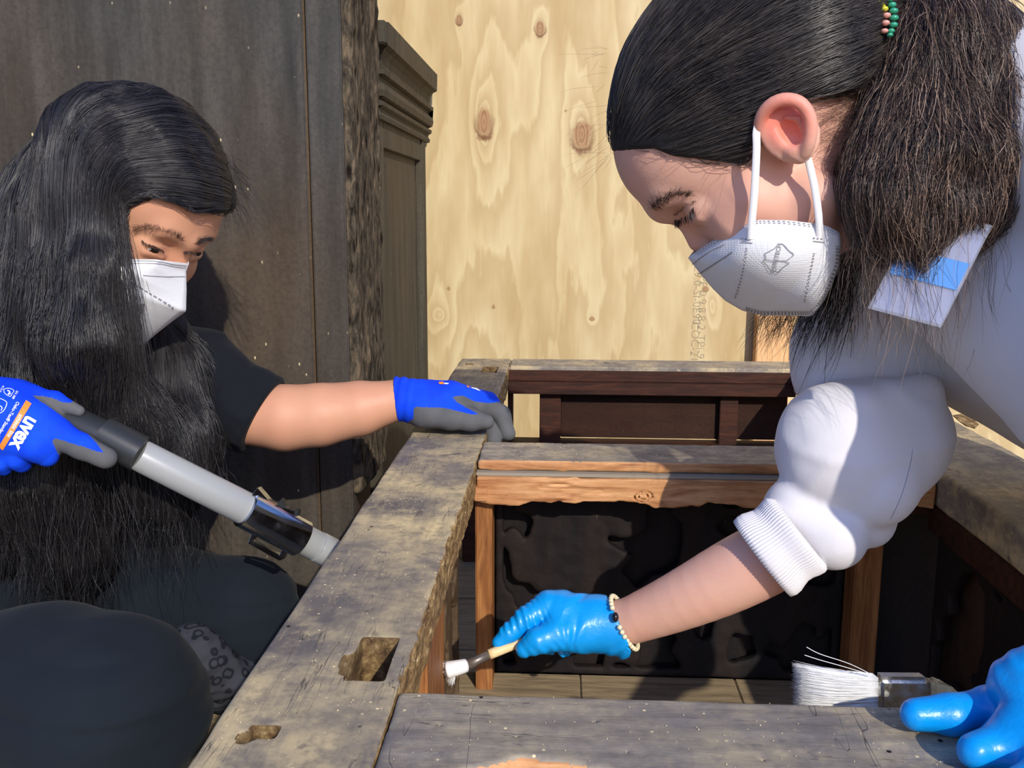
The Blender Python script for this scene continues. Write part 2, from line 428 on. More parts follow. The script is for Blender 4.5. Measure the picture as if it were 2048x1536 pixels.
# ================================================================== setting
fl = tag(empty('floor'), kind='structure')
for i in range(26):
    y0 = -.9 + i * .18
    if i < 24:
        for j, (x0, x1) in enumerate(((-2.6, -1.1 + (i % 3) * .31), (-1.1 + (i % 3) * .31, .062 + (i % 2) * .9), (.062 + (i % 2) * .9, 2.6))):
            box('plank', (x0 + .001, y0 + .0015, -.03), (x1 - .001, y0 + .1785, 0), m_floor, fl, .0015)
box('subfloor', (-2.6, -.95, -.08), (2.6, 3.5, -.031), m_carve, fl, 0)
# plywood wall with its stud
wb = tag(empty('wall_back', (0, 2.2, 0)), kind='structure')
box('plywood_sheet', (-1.1, 2.2, 0), (1.35, 2.215, 2.44), m_ply, wb, 0)
box('stud', (.432, 2.156, 0), (.508, 2.199, 2.44), m_pine, wb, .002)
def text_mesh(s, size, bold=0., cap_=None, sp=1.):
    cu = bpy.data.curves.new('t', 'FONT'); cu.body = s; cu.size = size; cu.offset = bold; cu.align_x = 'CENTER'; cu.align_y = 'CENTER'
    cu.space_character = sp; cu.resolution_u = 3
    o = bpy.data.objects.new('t', cu); COL.objects.link(o); bpy.context.view_layer.update()
    me = bpy.data.meshes.new_from_object(o.evaluated_get(bpy.context.evaluated_depsgraph_get()))
    V = np.array([v.co[:] for v in me.vertices]); Fs = [tuple(p.vertices) for p in me.polygons]
    bpy.data.objects.remove(o); bpy.data.curves.remove(cu); bpy.data.meshes.remove(me); return V, Fs
def put_text(name, s, size, org, ux, uy, mat, parent, bold=0., sp=1.):
    V, Fs = text_mesh(s, size, bold, sp=sp); ux = np.array(ux); uy = np.array(uy)
    return mesh(name, np.array(org) + V[:, :1] * ux + V[:, 1:2] * uy, Fs, mat, parent, False)
for s, px_, py_ in (('0E9.0-SI-0E90', 1394, 585), ('COC-21B', 1389, 690)):
    put_text('stamped_text', s, .026, PY(px_, py_, 2.1994), (0, 0, -1), (1, 0, 0), m_ink, wb, -.0006)
put_text('stamped_text', 'JPE 0.9.8.8-2-TPi-9', .026, PY(1403, 632, 2.1994), (0, 0, -1), (1, 0, 0), m_ink, wb, -.0006)

# ------------------------------------------------------------------ dark cabinet with flat side
cb = tag(empty('cabinet', (-.6, 1.4, 0)), 'soot-dark tall wooden cabinet with flat boards and a worm-eaten corner, behind the kneeling person', 'cabinet')
for x0, x1 in ((-1.3, -.786), (-.784, -.3412)):
    box('side_board', (x0, 1.32, .0), (x1, 1.345, 1.9), m_cab, cb, .002)
box('gap_edge', (-.3412, 1.322, 0), (-.3392, 1.33, 1.9), m_gapbrown, cb, .0006)
box('stile', (-.337, 1.318, 0), (-.291, 1.345, 1.9), m_cab, cb, .002)
def post_disp(p): return .0022 * vnoise(p * [1, 1, .4], 90, 3) + .0014 * vnoise(p * [1, 1, .5], 220, 4)
sdf_obj('corner_post', comp([('u', rbox((-.297, 1.425, .93), (.018, .1, .97), .004), 0)], post_disp), (-.325, 1.30, .20), (-.27, 1.545, 1.15), .003, m_bark, cb)
box('back_board', (-1.3, 1.35, 0), (-.31, 1.54, 1.89), m_carve, cb, .002)

# ------------------------------------------------------------------ carved cabinet
c2 = tag(empty('cabinet', (-.5, 1.85, 0)), 'dark carved cabinet with moulded cornice and recessed side panel, against the plywood wall', 'cabinet')
box('carcass', (-.8, 1.62, .0), (-.305, 2.14, .76), m_cab2, c2, .002)
box('stile', (-.8, 1.59, 0), (-.296, 1.645, .745), m_cab2, c2, .002)
box('stile', (-.31, 2.07, 0), (-.292, 2.12, .745), m_cab2, c2, .002)
box('rail', (-.31, 1.645, .70), (-.296, 2.07, .745), m_cab2, c2, .0015)
bm = bmesh.new()
pan = [(y, z) for y, z in ((1.67, .02), (2.05, .02), (2.05, .655), (2.035, .672), (2.01, .68), (1.71, .68), (1.685, .672), (1.67, .655))]
prism('inset_panel', [(-.309, y, z) for y, z in pan], (.006, 0, 0), m_cab2, c2, .003)
box('bead', (-.306, 1.648, 0), (-.300, 1.656, .70), m_cab2, c2, .002); box('bead', (-.306, 2.058, 0), (-.300, 2.066, .70), m_cab2, c2, .002)
def moulding(name, prof, mat, parent):
    """profile (overhang, height) swept along the front and the side of the carved cabinet"""
    V = []; Fs = []
    for o_, z in prof: V += [(-.8, 1.59 - o_, z), (-.296 + o_, 1.59 - o_, z), (-.296 + o_, 2.16, z)]
    for i in range(len(prof) - 1):
        for k in (0, 1): Fs.append((3 * i + k, 3 * i + k + 1, 3 * i + k + 4, 3 * i + k + 3))
    Fs.append(tuple(3 * i + 2 for i in range(len(prof))) + (len(V),)); V.append((-.31, 2.16, prof[0][1]))
    return mesh(name, V, Fs, mat, parent, False)
moulding('bead_moulding', [(0, .742), (.007, .742), (.009, .748), (.005, .754), (.005, .758), (.012, .762), (.013, .768), (.004, .772)], m_cab2, c2)
moulding('cove_moulding', [(.004, .772), (.014, .776), (.0165, .785), (.0155, .793), (.006, .801), (.007, .806), (.016, .809), (.017, .816)], m_cab2, c2)
moulding('cornice', [(.008, .816), (.010, .838), (.016, .845), (.016, .848)], m_cab2, c2)
moulding('top_board', [(.016, .846), (.025, .850), (.026, .884), (.018, .886), (-.3, .886)], m_cab2, c2)
box('top_board', (-.42, 1.545, .85), (-.272, 1.60, .884), m_cab2, c2, .002)

# ------------------------------------------------------------------ the frame
fm = tag(empty('wooden_frame', (0, 1.05, 0)), 'large old rectangular furniture frame of dusty grey rails with mortise holes and a cross rail', 'furniture frame')
H = .34
def edge_wear(amp, fr): return lambda p: amp * vnoise(p, fr, 11) + amp * .5 * vnoise(p, fr * 3, 12)
def rail_cls(worm_dir=None, thr=.5):
    def f(c, n):
        r = np.zeros(len(c), int)
        if worm_dir is not None: r[(n @ np.array(worm_dir) > thr) | (n[:, 2] < -.5)] = 1
        return r
    return f
holes = comp([('u', rbox((-.1085, .532, .33), (.0115, .028, .028), .001), 0), ('u', rbox((-.1475, .4475, .335), (.0075, .0065, .018), .001), 0),
              ('u', rbox((-.116, 1.588, .33), (.0125, .03, .022), .001), 0), ('u', rbox((-.155, 1.645, .335), (.006, .006, .02), .001), 0),
              ('u', cap((-.121, .532, .346), (-.121, .515, .345), .009, .007), 0), ('u', ell((-.155, .443, .343), (.006, .008, .006)), 0)])
splay = rbox((-.122, .526, .338), (.008, .024, .012), .003)
def left_rail(p):
    d = rbox((-.131, 1.06, .3205), (.0445, .65, .0195), .0035)(p)
    d = d + .0006 * vnoise(p, 30, 5) + .0012 * vnoise(p * [1, .6, 1], 160, 6) * np.clip((p[:, 0] + .096) / .006, 0, 1) * np.clip((p[:, 1] - .490) / .02, 0, 1) + .0004 * vnoise(p * [6, 1, 1], 30, 8)
    ch = cap((-.176, .41, .345), (-.176, 1.2, .345), .004)(p) + .004 * np.abs(vnoise(p, 12, 9))
    d = smax(d, -ch, .002)
    return np.maximum(d, -holes(p))
m_hole = worm_wood('old_brown_shaded_mortise_wood', .5)  # browner wood, with shade inside the mortises also mixed into its colour
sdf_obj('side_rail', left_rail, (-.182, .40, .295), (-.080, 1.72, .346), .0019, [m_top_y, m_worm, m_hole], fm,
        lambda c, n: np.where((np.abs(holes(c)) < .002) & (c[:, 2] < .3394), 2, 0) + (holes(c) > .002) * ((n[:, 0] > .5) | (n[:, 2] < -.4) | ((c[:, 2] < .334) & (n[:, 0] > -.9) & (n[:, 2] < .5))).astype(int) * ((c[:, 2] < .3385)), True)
def front_rail(p):
    d = rbox((.24, .451, .3205), (.3262, .0415, .0195), .0025)(p)
    d = d + .0006 * vnoise(p, 30, 15) + .0005 * vnoise(p * [1, 6, 1], 30, 16)
    chip = ell((-.005, .404, .340), (.048, .026, .014))(p) + .004 * vnoise(p, 60, 18)
    d = smax(d, -chip, .002)
    for hx, hy in ((.02, .468), (.035, .44), (-.02, .452), (.1, .437), (-.06, .46)): d = np.maximum(d, -cap((hx, hy, .3), (hx, hy, .36), .0011)(p))
    return d
sdf_obj('end_rail', front_rail, (-.090, .40, .295), (.565, .497, .346), .0021, [m_top_x, m_orange], fm,
        lambda c, n: ((c[:, 1] < .434) & (c[:, 2] < .3388) & (np.abs(c[:, 0] + .005) < .05) & (n[:, 2] > -.8)).astype(int), True)
sdf_obj('side_rail', comp([('u', rbox((.4425, 1.055, .3205), (.0565, .562, .0195), .003), 0)], edge_wear(.0008, 40)), (.38, .488, .295), (.505, 1.625, .346), .0035, m_top_y, fm)
# cross rail: thin dark board, dusty ledge, raw apron with ragged foot
sdf_obj('cross_rail', comp([('u', rbox((.149, 1.031, .336), (.2345, .041, .0055), .0012), 0)], edge_wear(.0005, 60)), (-.087, .986, .327), (.385, 1.076, .345), .0022, [m_top_x, m_orange], fm,
        lambda c, n: (n[:, 1] < -.5).astype(int))
box('ledge', (-.0865, .982, .3265), (.3845, 1.05, .3302), m_ledge, fm, .0008)
def apron(p):
    d = rbox((.149, .986, .311), (.2345, .0075, .0155), .0012)(p)
    x = p[:, 0]
    rag = .3005 + .0035 * vnoise(np.stack([x, x * 0, x * 0], 1), 30, 21) + .002 * vnoise(np.stack([x, x * 0, x * 0], 1), 110, 22) - .004 * (np.exp(-((x + .05) / .03) ** 2)) 
    d = np.maximum(d, rag - p[:, 2])
    tear = .0012 * vnoise(p * [1, 1, 6], 60, 23) * (np.exp(-((x - .01) / .035) ** 2)) * 1.8
    crack = cap((-.02, .978, .316), (.045, .978, .314), .0012)(p) + .0008 * vnoise(p, 150, 24)
    d = d + .0004 * vnoise(p, 120, 25) + tear
    d = np.maximum(d, -crack)
    kr = np.linalg.norm((p - [.088, .9785, .308]) * [.6, 0, 1], axis=1) + .0012 * vnoise(p, 170, 27); kn = np.minimum(np.abs(kr - .0050) - .0004, np.abs(kr - .0024) - .0004)
    return np.maximum(d, -np.maximum(kn, .977 - p[:, 1] - .0015 * 2))
sdf_obj('apron', apron, (-.089, .975, .29), (.386, .996, .33), .0013, m_orange, fm)
box('tenon_block', (-.0875, .975, .301), (-.074, .992, .3165), m_orange, fm, .0008)
# far end
box('end_rail', (-.0865, 1.625, .3015), (.50, 1.71, H), m_top_x, fm, .003)
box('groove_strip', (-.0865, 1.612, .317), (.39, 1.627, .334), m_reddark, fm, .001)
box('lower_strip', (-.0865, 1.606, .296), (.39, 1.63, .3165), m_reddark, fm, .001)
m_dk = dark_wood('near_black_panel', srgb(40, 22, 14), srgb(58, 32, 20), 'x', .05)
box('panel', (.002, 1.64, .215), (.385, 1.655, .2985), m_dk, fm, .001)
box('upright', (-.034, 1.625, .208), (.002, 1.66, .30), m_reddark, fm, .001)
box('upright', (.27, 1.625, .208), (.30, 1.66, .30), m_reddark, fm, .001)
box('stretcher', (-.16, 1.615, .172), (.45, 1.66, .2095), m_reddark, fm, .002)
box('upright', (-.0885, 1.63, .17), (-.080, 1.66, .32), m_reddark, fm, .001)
# posts
box('post', (-.0885, .995, .0), (-.0705, 1.035, .3), m_post, fm, .0015)
box('post', (-.131, .70, .05), (-.1, .81, .302), m_post, fm, .002)
box('post', (-.165, .43, .0), (-.125, .49, .302), m_post, fm, .002)
box('post', (.315, 1.0, .0), (.343, 1.035, .302), m_post, fm, .0015)
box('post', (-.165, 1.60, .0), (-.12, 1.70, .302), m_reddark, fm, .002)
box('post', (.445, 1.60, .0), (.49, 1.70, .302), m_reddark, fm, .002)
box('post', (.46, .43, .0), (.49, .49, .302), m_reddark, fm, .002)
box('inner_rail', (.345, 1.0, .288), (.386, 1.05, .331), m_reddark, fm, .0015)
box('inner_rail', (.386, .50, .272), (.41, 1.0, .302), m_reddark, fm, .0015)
# carved openwork panels
def lattice(name, axis, lo, hi, th, seed, mat, parent, h=.0035, sc_=28, open_=.12):
    lo, hi = np.array(lo), np.array(hi); c = (lo + hi) / 2; hf = (hi - lo) / 2
    def f(p):
        q = p.copy(); q[:, axis] = seed * 1.7
        n = vnoise(q * [1, 1, .7], sc_, seed) + .45 * vnoise(q, sc_ * 2.1, seed + 1)
        fr = np.min(np.delete(hf - np.abs(p - c), axis, 1), axis=1)
        hole = np.maximum((open_ - n) / sc_ * .6, .009 - fr)
        return np.maximum(np.max(np.abs(p - c) - hf, axis=1) + .0012 * vnoise(p, 90, seed + 5), -hole)
    return sdf_obj(name, f, lo - .006, hi + .006, h, mat, parent)
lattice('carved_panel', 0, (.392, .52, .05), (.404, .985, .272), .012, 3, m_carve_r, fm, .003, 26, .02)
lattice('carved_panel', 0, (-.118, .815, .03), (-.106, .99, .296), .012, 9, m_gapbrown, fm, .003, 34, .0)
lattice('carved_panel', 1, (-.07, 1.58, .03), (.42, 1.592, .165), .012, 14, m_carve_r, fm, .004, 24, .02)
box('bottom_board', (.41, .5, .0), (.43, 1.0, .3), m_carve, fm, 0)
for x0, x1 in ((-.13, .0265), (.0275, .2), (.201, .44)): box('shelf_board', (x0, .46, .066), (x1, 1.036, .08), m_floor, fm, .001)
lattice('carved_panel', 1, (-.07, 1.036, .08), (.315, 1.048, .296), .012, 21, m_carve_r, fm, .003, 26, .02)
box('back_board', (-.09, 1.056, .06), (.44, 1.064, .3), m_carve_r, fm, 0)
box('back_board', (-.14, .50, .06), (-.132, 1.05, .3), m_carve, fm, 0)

# ================================================================== people: tools
def pixof(p):
    d = (np.asarray(p) - EYE) @ R3      # camera coordinates
    return np.stack([1024 - FPX * d[..., 0] / d[..., 2], 768 + FPX * d[..., 1] / d[..., 2]], -1)
def depth_at(px, py, h): return float(-((PZ(px, py, h) - EYE) @ R3)[2])
def hframe(cx, cy, z, yaw, pitch, roll, sg):
    a, b, r = np.radians([yaw, pitch, roll])
    f = np.array([sg * np.sin(a) * np.cos(b), -np.sin(b), np.cos(a) * np.cos(b)])
    s = np.array([-sg * np.cos(a), 0, np.sin(a)]); u = np.cross(s, f); u *= np.sign(u[1])
    s, u = s * np.cos(r) + u * np.sin(r), u * np.cos(r) - s * np.sin(r)
    return P(cx, cy, z), np.stack([R3 @ s, R3 @ f, R3 @ u], 1)
class Head:
    def __init__(h, *a): h.C, h.R = hframe(*a)
    def L(h, p): return (p - h.C) @ h.R
    def W(h, q): return h.C + (np.asarray(q, float) / 1000) @ h.R.T
    def at(h, px, py, s):
        r = ray(px, py); S = h.R[:, 0]; t = (s / 1000 - (EYE - h.C) @ S) / (r @ S); return EYE + r * t
    def loc(h, px, py, s): return h.L(h.at(px, py, s)) * 1000
HR = Head(1552, 274.3, .75, 112, 38.6, -18, -1)
HW = Head(240.8, 431.4, 1.056, 71.3, 29.3, -5.2, 1)
def poly2(P2, V):
    """signed distance to a closed 2D outline (negative inside)"""
    V = np.asarray(V, float); d = np.full(len(P2), 1e9); s = np.ones(len(P2)); n = len(V)
    for i in range(n):
        a, b = V[i], V[i - 1]; e = b - a; w_ = P2 - a
        t = np.clip(w_ @ e / e.dot(e), 0, 1); q = w_ - t[:, None] * e; d = np.minimum(d, (q ** 2).sum(1))
        c1 = P2[:, 1] >= a[1]; c2_ = P2[:, 1] < b[1]; c3 = e[0] * w_[:, 1] > e[1] * w_[:, 0]
        s = np.where((c1 & c2_ & c3) | (~c1 & ~c2_ & ~c3), -s, s)
    return s * np.sqrt(d)
def head_ops(h, fore=0., extra=()):
    mm = lambda *v: np.array(v) / 1000
    k = .001
    o = [('u', ell(mm(0, -2, 45), mm(74, 97, 84)), 0), ('u', ell(mm(0, 48 + fore, 42), mm(60, 54, 52)), .02),
         ('u', ell(mm(0, 36, -28), mm(58, 54, 76)), .02)]
    for s in (-1, 1):
        o += [('u', cap(mm(50 * s, 8, -50), mm(18 * s, 60, -92), .017, .012), .02), ('u', cap(mm(42 * s, 58, -26), mm(52 * s, 44, -22), .019, .015), .02)]
    o += [('u', cap(mm(-10, 67, -94), mm(10, 67, -94), .012), .02), ('u', cap(mm(-32, 84 + fore * .5, 22), mm(-6, 91 + fore * .8, 17), .010), .014),
          ('u', cap(mm(32, 84 + fore * .5, 22), mm(6, 91 + fore * .8, 17), .010), .014)]
    for s in (-1, 1): o += [('s', ell(mm(33 * s, 99, 1), mm(16, 13, 11)), .014)]
    for s in (-1, 1):
        o += [('u', ell(mm(32 * s, 74.5, 0), mm(15.5, 12.6, 12)), .008), ('u', cap(mm(22 * s, 86, -7), mm(42 * s, 80, -5), .0028), .005),
              ('s', cap(mm(20 * s, 90.5, -2.5), mm(45 * s, 83, -.5), .0019), .001), ('s', cap(mm(19 * s, 91, 6), mm(44 * s, 84.5, 8), .0013), .003)]
    o += [('u', cap(mm(0, 88, 8), mm(0, 96, -22), .0072, .0074), .010), ('u', ell(mm(0, 90, -34), mm(14, 10, 8)), .008),
          ('u', cap(mm(-14, 76, -66), mm(14, 76, -66), .009), .012)]
    o = o + list(extra); g = comp(o)
    return lambda p: g(h.L(p))
def strand_mesh(name, Q, r0, mat, parent, taper=True, thick=None):
    """Q: (n,k,3) strands turned into thin three-sided tubes joined in one mesh"""
    n, k, _ = Q.shape
    T = np.gradient(Q, axis=1); T /= np.linalg.norm(T, axis=2, keepdims=True) + 1e-9
    ref = np.array([.31, .22, .93]); A = np.cross(T, ref); A /= np.linalg.norm(A, axis=2, keepdims=True) + 1e-9; B = np.cross(A, T)
    t = np.linspace(0, 1, k); pr = np.minimum(1, np.minimum(t * 8 + .3, (1 - t) * 3 + .12)) if taper else np.ones(k)
    rr = (r0 if thick is None else r0 * thick)
    rad = (np.broadcast_to(rr, n)[:, None] * pr[None])[..., None]
    V = np.stack([Q + rad * (A * math.cos(a) + B * math.sin(a)) for a in (0, 2.094, 4.189)], 2).reshape(-1, 3)
    i = np.arange(n)[:, None, None] * k * 3; j = np.arange(k - 1)[None, :, None] * 3; m = np.arange(3)[None, None]
    a = i + j + m; b = i + j + (m + 1) % 3
    Fq = np.stack([a, b, b + 3, a + 3], -1).reshape(-1, 4)
    o = mesh(name, V, Fq, mat, parent); o['kind'] = 'stuff'
    at = o.data.attributes.new('tone', 'FLOAT', 'POINT'); at.data.foreach_set('value', np.repeat(rng.random(n), k * 3).astype(np.float32)); return o
def grad(f, p, e=.0015):
    d0 = f(p); g = np.stack([f(p + np.eye(3)[i] * e) - d0 for i in range(3)], 1); return d0, g / (np.linalg.norm(g, axis=1, keepdims=True) + 1e-9)
def seeds_on(f, V, n, filt=None):
    s = V[rng.integers(0, len(V), n * 3)]
    if filt is not None: s = s[filt(s)]
    return s[:n] + rng.normal(size=(len(s[:n]), 3)) * .0015
def flow(f, S, dirf, steps, ds, off, frizz=0., lens=None, cling=1., fr=60, smooth=.5):
    p = S.copy(); out = [p]; off = np.broadcast_to(off, len(p)); d_prev = None
    L = np.ones(len(p)) if lens is None else lens; ph = rng.normal(size=(len(p), 3)) * 9
    for i in range(steps):
        d0, g = grad(f, p); v = dirf(p); v = v - (v * g).sum(1)[:, None] * g * cling; v /= np.linalg.norm(v, axis=1, keepdims=True) + 1e-9
        if frizz:
            q = p + ph * .01
            v = v + frizz * np.stack([vnoise(q, fr, 31), vnoise(q, fr, 32), vnoise(q, fr, 33)], 1)
        if d_prev is not None: v = d_prev * smooth + v * (1 - smooth)
        d_prev = v; p = p + v * (ds * L)[:, None]
        d0 = f(p); p = p - g * ((d0 - off) * cling)[:, None]
        out.append(p)
    return np.stack(out, 1)

# ------------------------------------------------------------------ people: materials
def skin(name, c, red, ear=None):
    m = M(name, .5, spec=.35); n = m.noise(None, 18, 4); f = m.noise(None, 420, 3); q = m.mix(m.rng(n, .4, .7, 0, .6), c, red)
    if ear is not None: q = m.mix(m.rng(m.vmath('DISTANCE', m.co(), tuple(float(v) for v in ear), 1), .012, .026, .75, 0), q, srgb(232, 120, 100))
    m.col(q); m.set(Subsurface_Weight=.15, Subsurface_Scale=.006); m.b.inputs['Subsurface Radius'].default_value = (1, .35, .2)
    m.bump(f, .0004, .35); return m.m
m_skinR = skin('fair_skin', srgb(226, 178, 156), srgb(220, 160, 138), HR.at(1572, 240, 88)); m_skinW = skin('warm_skin', srgb(206, 152, 120), srgb(194, 136, 108))
def hairmat(name, c, c2, r=.38):
    m = M(name, r, spec=.6); n = m.noise(None, 40, 3); t = m.n.new('ShaderNodeAttribute'); t.attribute_name = 'tone'
    m.col(m.mix(m.math('ADD', m.math('MULTIPLY', m.math('POWER', t.outputs['Fac'], 3.), .8), m.rng(n, .4, .65, 0, .35)), c, c2)); return m.m
m_hairW = hairmat('black_hair', srgb(22, 22, 26), srgb(62, 58, 58), .34)
m_hairR = hairmat('dark_hair', srgb(32, 30, 32), srgb(96, 88, 82), .34)
m_pony = M('brown_frizzy_hair', .4, spec=.6); _n = m_pony.n.new('ShaderNodeAttribute'); _n.attribute_name = 'tone'; m_pony.col(m_pony.ramp(_n.outputs['Fac'], [(.1, srgb(40, 31, 29)), (.62, srgb(78, 60, 52)), (.97, srgb(176, 148, 126))])); m_pony = m_pony.m
m_black = hairmat('hair_base', srgb(14, 14, 16), srgb(20, 19, 20), .7)
def fabric(name, c, sc_=900, b=.4, rough=.9, c2=None, spec=.15):
    m = M(name, rough, spec=spec); n = m.noise(None, sc_, 2); big = m.noise(None, 9, 3)
    m.col(m.mix(m.rng(big, .35, .7, 0, .5), c, c2 or tuple(v * .8 for v in c))); m.set(Sheen_Weight=.12 if c[0] > .2 else .03)
    m.bump(n, .0004, b); return m.m
m_sweat = fabric('white_fleece', srgb(224, 222, 224), 600, .25, c2=srgb(216, 212, 214))
m_tee = fabric('black_cotton', srgb(22, 25, 31), 800, .3, c2=srgb(17, 19, 24)); m_pants = fabric('dark_slate_stretch_fabric', srgb(27, 34, 41), 900, .25, c2=srgb(21, 26, 33))
def masktex(name):
    m = M(name, .85, srgb(236, 236, 236), spec=.2); v = m.voro(None, 620, 'F1', rand=.2)
    m.set(Subsurface_Weight=.05); m.bump(v, .0005, .5); return m.m
m_mask = masktex('white_nonwoven'); m_maskline = M('pressed_seam_grey', .8, srgb(150, 148, 150)).m; m_elastic = M('white_elastic', .8, srgb(240, 240, 240)).m
def nitrile(name, c):
    m = M(name, .34, c, spec=.5); n = m.noise(None, 130, 3, .6, .6); m.set(Subsurface_Weight=.05); m.bump(n, .0011, .45); return m.m
m_nit = nitrile('blue_nitrile', srgb(0, 148, 226)); m_nit_in = M('pale_blue_nitrile_inside', .5, srgb(110, 160, 196)).m
def knit(name, c, c2):
    m = M(name, .8, spec=.2); n = m.noise(None, 900, 2); b = m.noise(None, 25, 3); m.col(m.mix(m.rng(b, .4, .7, 0, .7), c, c2)); m.bump(n, .0006, .5); return m.m
m_knit = knit('blue_knit', srgb(10, 62, 222), srgb(18, 84, 236)); m_coat = knit('grey_rubber_coating', srgb(98, 98, 98), srgb(78, 80, 84))
m_white = M('white_print', .6, srgb(238, 240, 238)).m; m_oprint = M('orange_print', .6, srgb(250, 140, 50)).m
m_eyew = M('eye_white', .2, srgb(205, 195, 188)).m; m_iris = M('dark_brown_iris', .12, srgb(30, 20, 16)).m

def eyeball(h, s, parent, look):
    c = h.W((32 * s, 74.6, 0)); lk = h.R @ (np.array(look) / np.linalg.norm(look))
    bm = bmesh.new(); bmesh.ops.create_uvsphere(bm, u_segments=24, v_segments=16, radius=.0125)
    for v in bm.verts: v.co += Vector(c)
    for f in bm.faces:
        d = Vector(f.calc_center_median()) - Vector(c); f.material_index = 1 if d.normalized().dot(Vector(lk)) > .80 else 0
    me = bpy.data.meshes.new('eye'); bm.to_mesh(me); bm.free(); link('eye', me, [m_eyew, m_iris], parent)
def hairs_on(name, h, f, pts, n, length, dirl, r, mat, parent, spread=.0012, up=.0004, wid=None, bv=None):
    """short hairs (brows, lashes) around a path of (px,py,s) points"""
    W_ = []
    for q in pts:
        hit = bv.ray_cast(Vector(EYE), Vector(ray(q[0], q[1])).normalized())[0] if bv else None
        W_.append(np.array(hit) if hit is not None and abs(h.L(np.array(hit))[0]) < .06 else h.at(*q))
    W_ = np.array(W_); path = catmull(W_, 60)
    t = rng.random(n); i = (t * 59).astype(int); w_ = spread * (1 - .5 * t) if wid is None else wid
    S = path[i] + rng.normal(size=(n, 3)) * np.reshape(w_, (-1, 1))
    d0, g = grad(f, S); S = S - g * (d0 - up)[:, None]
    D = np.array([h.R @ (np.array(dirl[0]) * (1 - a) + np.array(dirl[1]) * a) for a in t]); D = D + rng.normal(size=D.shape) * .16
    D /= np.linalg.norm(D, axis=1, keepdims=True); k = 5; Q = []
    l = length * (.6 + .5 * rng.random(n))
    for j in range(k): Q.append(S + D * (l * j / (k - 1))[:, None] + g * (.0010 * (j / (k - 1)) ** .7))
    return strand_mesh(name, np.stack(Q, 1), r, mat, parent)
def resample(pts, n):
    pts = np.asarray(pts, float); d = np.r_[0, np.cumsum(np.linalg.norm(np.diff(pts[:, :2], axis=0), axis=1))]; t = np.linspace(0, d[-1], n)
    return np.stack([np.interp(t, d, pts[:, i]) for i in range(pts.shape[1])], 1)
def make_mask(h, ridge, outer, bulge, parent, NT=64, NS=26, back=0.):
    """half mask between the middle fold and the outer edge, mirrored to the far cheek"""
    A = resample(ridge, NT); B = resample(outer, NT)
    a = np.array([h.loc(x, y, s) for x, y, s in A]); b = np.array([h.loc(x, y, s) for x, y, s in B]); a[:, 0] = 0
    G = np.zeros((NT, NS, 3))
    for j in range(NS):
        u = j / (NS - 1); e = 1 - (1 - u) ** 2.3
        G[:, j, 1:] = a[:, 1:] * (1 - u) + b[:, 1:] * u
        G[:, j, 0] = a[:, 0] * (1 - e) + b[:, 0] * e + bulge * math.sin(math.pi * u) * np.sin(np.pi * np.clip(np.arange(NT) / (NT - 1), .0, 1)) ** .6
    G2 = G.copy(); G2[..., 1] -= back * G2[..., 0]; G2[..., 0] *= -1
    V = []; Fs = []
    full = np.concatenate([G2[:, ::-1], G[:, 1:]], 1); m = full.shape[1]
    V = h.W(full.reshape(-1, 3))
    Fs = [(i * m + j, i * m + j + 1, (i + 1) * m + j + 1, (i + 1) * m + j) for i in range(NT - 1) for j in range(m - 1)]
    o = mesh('face_mask', V, Fs, m_mask, parent)
    md = o.modifiers.new('thick', 'SOLIDIFY'); md.thickness = .0012; md.offset = 0
    bv = BVHTree.FromPolygons([Vector(v) for v in V], Fs)
    return o, G, bv
def drape(bv, V, view, off, maxd=.3):
    """lay flat outlines given in pixels onto a surface"""
    out = []; last = None
    for x, y in V:
        d = Vector(ray(x, y)).normalized(); hit = bv.ray_cast(Vector(EYE), d)
        if hit[0] is None: out.append(None); continue
        nrm = hit[1] if hit[1].dot(d) < 0 else -hit[1]; out.append(np.array(hit[0] + nrm * off)); last = out[-1]
    good = [q for q in out if q is not None]
    if not good: return None
    return np.array([q if q is not None else good[0] for q in out])
def drape_line(name, bv, pts, wpx, mat, parent, off=.0012, dash=None, n=None):
    """strip or dashes drawn on a surface along pixel points"""
    L = np.linalg.norm(np.diff(np.array(pts, float), axis=0), axis=1).sum(); n = n or max(int(L / 3), 4)
    c = catmull(np.array(pts, float), n) if len(pts) > 2 else resample(pts, n)
    T = np.gradient(c, axis=0); T /= np.linalg.norm(T, axis=1, keepdims=True); N_ = np.stack([-T[:, 1], T[:, 0]], 1) * wpx / 2
    V = drape(bv, np.concatenate([c + N_, c - N_]), None, off)
    if V is None: return
    Fs = [(i, i + 1, n + i + 1, n + i) for i in range(n - 1) if dash is None or (i % dash[0]) < dash[1]]
    return mesh(name, V, Fs, mat, parent)
def drape_text(name, bv, s, size, org, ang, mat, parent, off=.0010, bold=0., sx=1., sp=1.):
    V, Fs = text_mesh(s, 1., bold, sp=sp); c, sn = math.cos(ang), math.sin(ang); x = V[:, 0] * sx * size; y = -V[:, 1] * size
    q = np.stack([org[0] + x * c - y * sn, org[1] + x * sn + y * c], 1); W_ = drape(bv, q, None, off)
    if W_ is None: return
    return mesh(name, W_, Fs, mat, parent, False)
def bvh_of(o):
    return BVHTree.FromPolygons([v.co.copy() for v in o.data.vertices], [tuple(p.vertices) for p in o.data.polygons])
def join_into(a, b):
    """adds the mesh of b to a (one continuous body object)"""
    bm = bmesh.new(); bm.from_mesh(a.data); n0 = len(bm.faces); bm.from_mesh(b.data); bm.to_mesh(a.data); bm.free()
    bpy.data.objects.remove(b)

